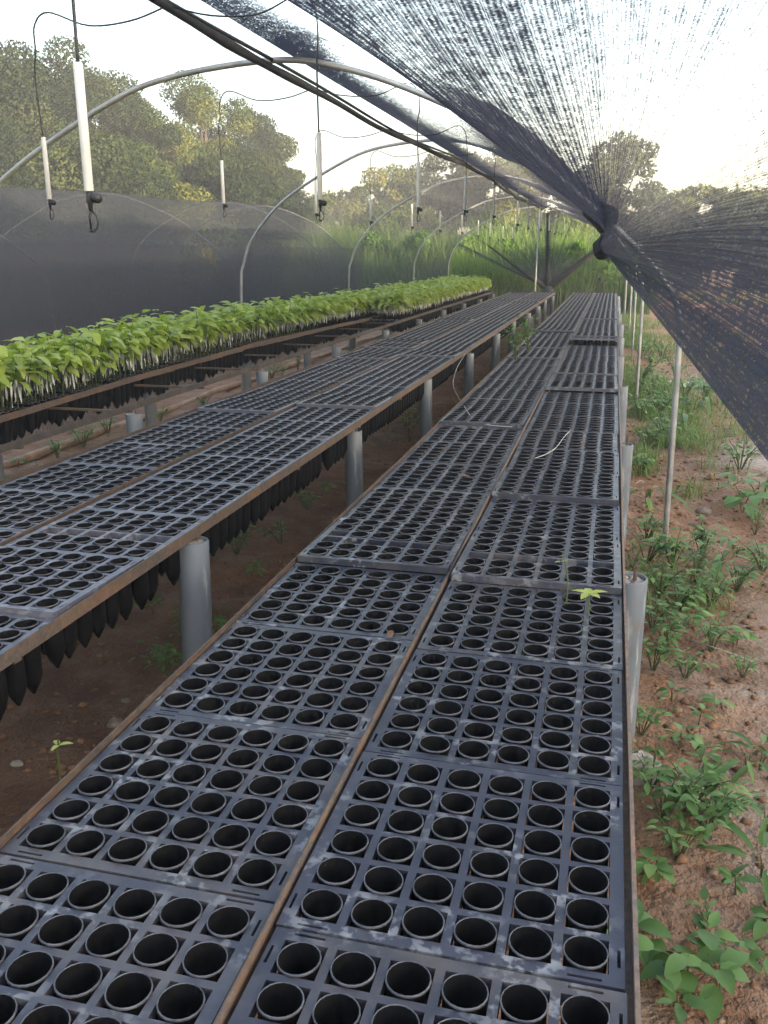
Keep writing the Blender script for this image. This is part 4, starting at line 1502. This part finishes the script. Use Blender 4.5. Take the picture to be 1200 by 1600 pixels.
# thin grass under the benches
N_ = 12000
xs = r.uniform(-4.4, -0.9, N_)
ys_ = r.uniform(2.2, 24, N_)
keepm = r.uniform(0, 1, N_) < np.clip((vnoise(xs, ys_, 1.3, 94) - 0.55) * 3, 0, 1) * np.interp(xs, [-4.4, -2.7, -2.4, -1.2, -0.9], [1.0, 1.0, 0.6, 0.35, 0.2])
xs, ys_ = xs[keepm], ys_[keepm]
grass_obj('grass', 'thin green grass on the soil under the benches', xs, ys_, r.uniform(0.04, 0.16, len(xs)), np.full(len(xs), 0.003), M_GRASS, r, 0.9)
# dry short grass on the path edge and beyond
N_ = 16000
xs = r.uniform(0.5, 9, N_)
ys_ = r.uniform(10, 40, N_)
keepm = (vnoise(xs, ys_, 0.45, 95) > 0.5) & ~((ys_ > 17) & (ys_ < 31) & (xs > 0.2) & (xs < 8))
xs, ys_ = xs[keepm], ys_[keepm]
grass_obj('dry_grass', 'short dull grass scattered over the open red ground', xs, ys_, r.uniform(0.05, 0.35, len(xs)), np.full(len(xs), 0.006), M_GRASS, r, 0.8)


# ------------------------------------------------------------------ weeds: individual broadleaf plants
def weed_mesh(seed, h, spread, nleaf, leaf, ratio=0.6, droop=0.35):
    r = np.random.default_rng(seed)
    items, st = [], MB()
    nst = max(1, nleaf // 6)
    for s_ in range(nst):
        a = r.uniform(0, 6.28)
        top = np.array([math.cos(a) * spread * r.uniform(0.1, 0.8), math.sin(a) * spread * r.uniform(0.1, 0.8), h * r.uniform(0.6, 1.0)])
        mid_ = top * 0.5 + np.array([0, 0, h * 0.12])
        path = catmull([(0, 0, -0.02), tuple(mid_), tuple(top)], 5)
        st.sweep(path, np.linspace(0.003, 0.0014, len(path)), 5)
        m = max(3, nleaf // nst)
        for k in range(m):
            f = 0.35 + 0.65 * (k + 1) / m
            b_ = path[min(len(path) - 1, int(f * (len(path) - 1)))]
            yaw = a + k * 2.5 + r.uniform(-0.4, 0.4)
            ln = leaf * r.uniform(0.65, 1.15)
            lv, lf = leaf_np(ln, ln * ratio * r.uniform(0.85, 1.15), droop * r.uniform(0.5, 1.5), r.uniform(0.05, 0.3), 4)
            pit = r.uniform(-0.2, 0.5)
            off_ = rot_np(yaw, pit) @ np.array([leaf * 0.3, 0, 0])
            items.append((lv @ rot_np(yaw, pit, r.uniform(-0.3, 0.3)).T + b_ + off_, lf, float(np.clip(r.normal(0.5, 0.2), 0.03, 0.97))))
    return st.mesh('stem', M_WSTEM, True), leaves_mesh('leaves', items, M_WEED)


WK = {
    'broad': [weed_mesh(500 + k, 0.13, 0.15, 12, 0.085, 0.68) for k in range(5)],
    'fine': [weed_mesh(520 + k, 0.17, 0.17, 64, 0.042, 0.55) for k in range(5)],
    'tall': [weed_mesh(540 + k, 0.44, 0.24, 70, 0.06, 0.5) for k in range(3)],
    'low': [weed_mesh(560 + k, 0.06, 0.07, 8, 0.04, 0.55) for k in range(3)],
    'blade': [weed_mesh(580 + k, 0.07, 0.05, 12, 0.15, 0.16, 0.7) for k in range(3)],
}
WT = {'broad': 'broad leaved', 'fine': 'fine leaved bushy', 'tall': 'tall leafy', 'low': 'tiny low', 'blade': 'strap leaved'}
wcount = {}


def weed(kind, x, y, sc=1.0, where='beside the near bench', z=None):
    key = (kind, where)
    wcount[key] = wcount.get(key, 0) + 1
    t = thing('weed', "{} green weed on red soil {}, {} from the camera".format(WT[kind], where, ordinal(wcount[key])), 'weed',
              (x, y, float(ground_z(x, y)) if z is None else z), WT[kind] + ' weeds ' + where, float(rng.uniform(0, 6.28)))
    t.scale = (sc,) * 3
    m_s, m_l = WK[kind][int(rng.integers(0, len(WK[kind])))]
    obj('stem', m_s, t)
    obj('leaves', m_l, t)


WL = []
for px, py, kd, sc in [
    (1020, 1490, 'broad', 0.85), (1075, 1520, 'broad', 0.85), (1130, 1575, 'broad', 0.8), (1095, 1470, 'low', 1.3), (1170, 1500, 'broad', 0.55), (1060, 1590, 'low', 1.4),
    (1110, 1440, 'low', 1.0), (1030, 1370, 'broad', 0.6), (1150, 1400, 'low', 1.2), (1185, 1440, 'low', 1.4), (1060, 1340, 'fine', 0.8),
    (1035, 1290, 'fine', 1.05), (1075, 1270, 'fine', 1.0), (1100, 1310, 'fine', 0.95), (1120, 1290, 'fine', 0.75), (1015, 1240, 'fine', 0.8), 
    (1165, 1215, 'blade', 1.0), (1185, 1210, 'blade', 1.1), (1195, 1290, 'blade', 0.8), (1190, 1370, 'blade', 1.0), (1090, 1185, 'broad', 0.6), (1060, 1180, 'low', 1.2),
    (1000, 1160, 'fine', 0.7), (1090, 1140, 'low', 1.0), (1130, 1110, 'low', 1.3), (1050, 1100, 'low', 1.3), (1160, 1060, 'fine', 0.6), (1070, 1060, 'fine', 0.7),
    (1020, 1050, 'fine', 0.9), (1110, 1020, 'fine', 0.9), (1150, 1010, 'broad', 0.7), (1040, 1010, 'fine', 1.0), (1080, 985, 'broad', 0.8), (1020, 985, 'fine', 1.0),
    (1060, 955, 'fine', 1.1), (1110, 945, 'fine', 1.1), (1150, 930, 'fine', 1.0), (1030, 930, 'fine', 1.1), (1085, 915, 'tall', 0.55), (1130, 890, 'blade', 1.5),
    (1050, 890, 'fine', 1.3), (1010, 880, 'fine', 1.2), (1095, 870, 'fine', 1.2), (1150, 870, 'blade', 1.4), (1190, 900, 'fine', 1.1), (1010, 840, 'fine', 1.1),
    (1160, 800, 'broad', 1.6), (1190, 790, 'broad', 1.8), (1180, 830, 'tall', 0.5), (1155, 745, 'fine', 1.5), (1010, 790, 'blade', 1.6), (1000, 740, 'fine', 1.1),
    (1010, 700, 'fine', 1.4), (1040, 690, 'fine', 1.5), (1060, 670, 'blade', 2.0), (1075, 650, 'tall', 0.6), (1030, 650, 'fine', 1.7), (1000, 660, 'fine', 1.6),
    (1020, 620, 'fine', 1.8), (1045, 640, 'fine', 1.6), (1000, 600, 'fine', 1.8), (1090, 640, 'blade', 2.0), (1070, 620, 'fine', 1.6), (1130, 630, 'tall', 0.7), (1100, 625, 'fine', 1.6),
    (1015, 580, 'fine', 1.9), (1035, 560, 'fine', 1.9), (1000, 560, 'fine', 1.8), (1055, 590, 'fine', 1.7)]:
    WL.append((at_z(px, py, 0.0), kd, sc))
WL.sort(key=lambda q: q[0][1])
for p, kd, sc in WL:
    weed(kd, float(p[0]), float(p[1]), sc)
WL = []
for px, py, kd, sc in [(285, 1010, 'tall', 0.5), (335, 1000, 'fine', 1.0), (262, 1045, 'fine', 0.9), (370, 870, 'fine', 1.0), (440, 850, 'fine', 0.8), (390, 900, 'low', 1.5), (240, 960, 'low', 1.5),
                       (640, 690, 'tall', 0.85), (660, 680, 'tall', 0.75), (690, 690, 'fine', 1.6), (770, 600, 'tall', 0.9), (745, 625, 'fine', 1.6), (480, 790, 'fine', 0.9), (510, 770, 'low', 1.6), (820, 545, 'tall', 0.9)]:
    WL.append((at_z(px, py, 0.0), kd, sc))
WL.sort(key=lambda q: q[0][1])
for p, kd, sc in WL:
    weed(kd, float(p[0]), float(p[1]), sc, 'in the shaded aisle')
WL = []
for px, py, kd, sc in [(130, 700, 'fine', 1.2), (90, 715, 'fine', 1.0), (170, 680, 'fine', 1.1), (250, 660, 'fine', 1.0), (440, 600, 'tall', 0.7), (465, 585, 'tall', 0.7), (425, 590, 'fine', 1.3), (385, 585, 'fine', 1.2), (570, 560, 'fine', 1.3), (590, 545, 'tall', 0.6), (320, 640, 'fine', 1.0), (30, 735, 'low', 1.8)]:
    WL.append((at_z(px, py, 0.0), kd, sc))
WL.sort(key=lambda q: q[0][1])
for p, kd, sc in WL:
    weed(kd, float(p[0]), float(p[1]), sc, 'before the seedling bench')


# sprouts on the benches
def sprout(px, py, z, h, curl, nleaf, leaf, name, label, tone):
    p = at_z(px, py, z)
    t = thing(name, label, 'sprout', tuple(p))
    pts = catmull([(0, 0, -0.06), (0.002, 0, h * 0.4), (curl * 0.3, 0.004, h * 0.85), (curl * 0.8, 0.006, h * 1.02), (curl, 0.006, h * (0.9 if curl else 1.0))], 5)
    obj('stem', MB().sweep(pts, np.linspace(0.0024, 0.0014, len(pts)), 6).mesh('stem', M_STALK, True), t)
    items = []
    for k in range(nleaf):
        lv, lf = leaf_np(leaf * (1 - 0.06 * k), leaf * 0.5, 0.3, 0.25)
        items.append((lv @ rot_np(k * 2 * math.pi / nleaf * 1.02 + 0.4, 0.35 - 0.1 * (k % 2)).T + pts[-1], lf, tone))
    obj('leaves', leaves_mesh('leaves', items, M_SEED), t)


sprout(918, 960, ZT, 0.055, 0.0, 5, 0.05, 'green_sprout', 'small five leaved green sprout growing out of a tube beside the weeds', 0.75)
sprout(884, 943, ZT, 0.13, -0.02, 2, 0.018, 'yellow_sprout', 'thin yellow curled sprout rising from a tube beside the green one', 0.95)
sprout(95, 1232, 0.45, 0.12, 0.004, 3, 0.03, 'pale_sprout', 'pale thin sprout standing beside the aisle rail of the near bench', 0.95)
for px, py, txt in [(825, 552, 'wispy green weed growing through the far trays of the near bench'), (806, 566, 'wispy green weed beside another one on the near bench trays')]:
    p = at_z(px, py, ZT)
    t = thing('tray_weed', txt, 'weed', tuple(p))
    t.scale = (0.9,) * 3
    obj('stem', WK['tall'][1][0], t)
    obj('leaves', WK['tall'][1][1], t)


# ------------------------------------------------------------------ stones, cord, boards, twigs
def stone(x, y, s, seed, label, mat=M_STONE, flat=0.6, name='stone'):
    r = np.random.default_rng(seed)
    n1_, n2_ = 18, 12
    vs, fs = [], []
    ph = r.uniform(0, 6, 6)
    for i in range(n2_ + 1):
        th = math.pi * i / n2_
        for j in range(n1_):
            a = 2 * math.pi * j / n1_
            q = 1 + 0.14 * math.sin(2 * a + ph[0] + th) + 0.10 * math.sin(3 * a + ph[1]) * math.sin(th * 2 + ph[2]) + 0.05 * math.sin(5 * a + 4 * th + ph[3])
            vs.append((s * q * math.sin(th) * math.cos(a), s * 0.75 * q * math.sin(th) * math.sin(a), s * flat * q * math.cos(th)))
    for i in range(n2_):
        for j in range(n1_):
            a, b2 = i * n1_ + j, i * n1_ + (j + 1) % n1_
            fs.append((a, a + n1_, b2 + n1_, b2))
    obj(name, MB().add(vs, fs).mesh(name, mat, True), None, label, 'stone', None, None, (x, y, float(ground_z(x, y)) + s * flat * 0.35))


p = at_z(180, 1122, 0.0)
stone(p[0], p[1], 0.032, 1, 'rounded tan stone on the shaded aisle soil')
for k, (px, py, s_, txt) in enumerate([(25, 1185, 0.02, 'small flat pale stone near the hanging tubes'), (195, 1085, 0.018, 'small brown stone beside the rounded tan one'), (255, 1010, 0.02, 'small stone below the first pipe post of the aisle'),
                                       (1100, 800, 0.05, 'brown clod on the open path soil'),
                                       (1040, 860, 0.06, 'pale stone at the foot of the bare hoop leg')]):
    p = at_z(px, py, 0.0)
    stone(float(p[0]), float(p[1]), s_, 10 + k, txt, M_CONC if 'pale' in txt else M_STONE, 0.3 if s_ > 0.1 else 0.55)
p = at_z(1003, 1225, 0.0)
stone(float(p[0]) - 0.02, float(p[1]), 0.075, 31, 'pale concrete lump at the bench edge among fine weeds', M_CONC, 0.8, 'concrete_lump')

c0, c1, c2 = at_z(727, 553, ZT + 0.02), at_z(890, 675, ZT + 0.02), at_z(845, 715, ZT + 0.02)
pts = [tuple(c0)]
for px, py, y in [(714, 575, 7.6), (708, 600, 7.0), (716, 620, 6.4)]:
    pts.append(tuple(at_y(px, py, y)))
for px, py in [(727, 637), (740, 655), (765, 664), (800, 667)]:
    pts.append(tuple(at_z(px, py, ZT + 0.012)))
obj('white_cord', MB().sweep(catmull(pts, 6), 0.0020, 6).mesh('white_cord', M_CORD, True), None, 'thin pale cord drooping from the middle bench across to the near bench', 'cord')
pts = [tuple(at_z(px, py, ZT + 0.010)) for px, py in [(892, 672), (882, 682), (868, 700), (852, 710), (836, 716)]]
obj('pale_straw', MB().sweep(catmull(pts, 6), 0.0020, 6).mesh('pale_straw', M_CORD, True), None, 'short pale bent cord lying on the near bench trays', 'cord')

mb = MB()
ys = np.arange(1.0, 24, 0.4)
mb.sweep(np.stack([-4.5 + 0.02 * np.sin(ys * 3), ys, 0.03 + 0.012 * np.sin(ys * 2.1)], 1), 0.034, 8)
obj('ground_log', mb.mesh('ground_log', M_BOARD, True), None, 'pale long timber lying along the foot of the net wall', 'timber')

r = np.random.default_rng(77)
for k in range(14):
    x, y = r.uniform(0.25, 1.6), 1.7 + 1.0 * k * r.uniform(0.6, 0.8)
    a, ln = r.uniform(0, 6.28), r.uniform(0.08, 0.3)
    z = float(ground_z(x, y)) + 0.012
    pp = [(x, y, z), (x + 0.5 * ln * math.cos(a), y + 0.5 * ln * math.sin(a), z + 0.02), (x + ln * math.cos(a + 0.2), y + ln * math.sin(a + 0.2), z + 0.003)]
    obj('dry_twig', MB().sweep(catmull(pp, 4), 0.0028, 5).mesh('dry_twig', M_CORD if k % 2 else M_BARK, True), None,
        "thin {} stalk lying on the red path soil, {} from the camera".format('straw coloured' if k % 2 else 'brown', ordinal(k + 1)), 'twig', 'dry stalks on the path soil')

# dead leaves dropped on the trays and caught in the net
M_DEAD = mat_simple('dead_leaf', (0.10, 0.055, 0.03), (0.22, 0.13, 0.075), 25, 0.8, 0, 0.2)
DEAD = []
for k in range(4):
    lv, lf = leaf_np(0.06 + 0.012 * k, 0.034, 0.35 - 0.2 * k, 0.3)
    DEAD.append(mesh_np('dead_leaf', lv, lf, M_DEAD, True))
spots = [(862, 652), (877, 668), (908, 690), (845, 672), (735, 745), (704, 700), (930, 640), (760, 880), (612, 985), (820, 600)]
spots.sort(key=lambda q: -q[1])
for k, (px, py) in enumerate(spots):
    p = at_z(px, py, ZT + 0.008)
    o = obj('dead_leaf', DEAD[k % 4], None, 'curled brown dead leaf on the near bench trays, {} from the camera'.format(ordinal(k + 1)), 'leaf', 'dead leaves on the near bench', None, tuple(p))
    o.rotation_euler = (float(rng.uniform(-0.3, 0.3)), float(rng.uniform(-0.2, 0.2)), float(rng.uniform(0, 6.28)))
    o.scale = (0.6, 0.6, 0.6)
p = at_y(580, 66, 4.3)
o = obj('dead_leaf', DEAD[1], None, 'reddish dead leaf caught in the net under the roof fold', 'leaf', None, None, tuple(p))
o.rotation_euler = (1.2, 0.6, 0.8)

# clods, grit and scraps of dead leaf on the soil
r = np.random.default_rng(88)
oc = np.array([(1, 0, 0), (-1, 0, 0), (0, 1, 0), (0, -1, 0), (0, 0, 1), (0, 0, -1)], float)
of = np.array([(0, 2, 4), (2, 1, 4), (1, 3, 4), (3, 0, 4), (2, 0, 5), (1, 2, 5), (3, 1, 5), (0, 3, 5)])


def clods(n, x0, x1, y0, y1, smin, smax, mat, name, label, pw=1.6, flat=0.6):
    xs, ys_ = r.uniform(x0, x1, n), y0 + (y1 - y0) * r.uniform(0, 1, n) ** pw
    sz = smin + (smax - smin) * r.uniform(0, 1, n) ** 4
    V = oc[None] * sz[:, None, None] * r.uniform(0.55, 1.25, (n, 6, 1)) * np.array([1, 1, flat])
    a = r.uniform(0, 6.28, n)
    X = V[..., 0] * np.cos(a)[:, None] - V[..., 1] * np.sin(a)[:, None]
    Y = V[..., 0] * np.sin(a)[:, None] + V[..., 1] * np.cos(a)[:, None]
    P3 = np.stack([X + xs[:, None], Y + ys_[:, None], V[..., 2] + (ground_z(xs, ys_) + sz * flat * 0.25)[:, None]], 2).reshape(-1, 3)
    F = (np.arange(n)[:, None, None] * 6 + of[None]).reshape(-1, 3)
    obj(name, mesh_np(name, P3, F, mat, True), None, label, name.replace('_', ' '), None, 'stuff')


M_CLOD = mat_simple('soil_clod', (0.13, 0.062, 0.032), (0.30, 0.16, 0.085), 9, 0.95, 0, 0.5, False)
M_SCRAP = mat_simple('leaf_scrap', (0.16, 0.10, 0.055), (0.36, 0.26, 0.15), 30, 0.9, 0, 0, False)
clods(9000, 0.12, 2.2, 1.2, 14, 0.003, 0.030, M_CLOD, 'gravel', 'small red clods and grit strewn over the soil of the path')
clods(7000, -4.3, -0.8, 2.2, 14, 0.003, 0.024, M_CLOD, 'rubble', 'small red clods and grit strewn over the soil under the benches')
clods(2600, 0.12, 2.0, 1.2, 12, 0.004, 0.022, M_SCRAP, 'litter', 'scraps of dry leaf and straw strewn over the red path soil', 1.4, 0.12)
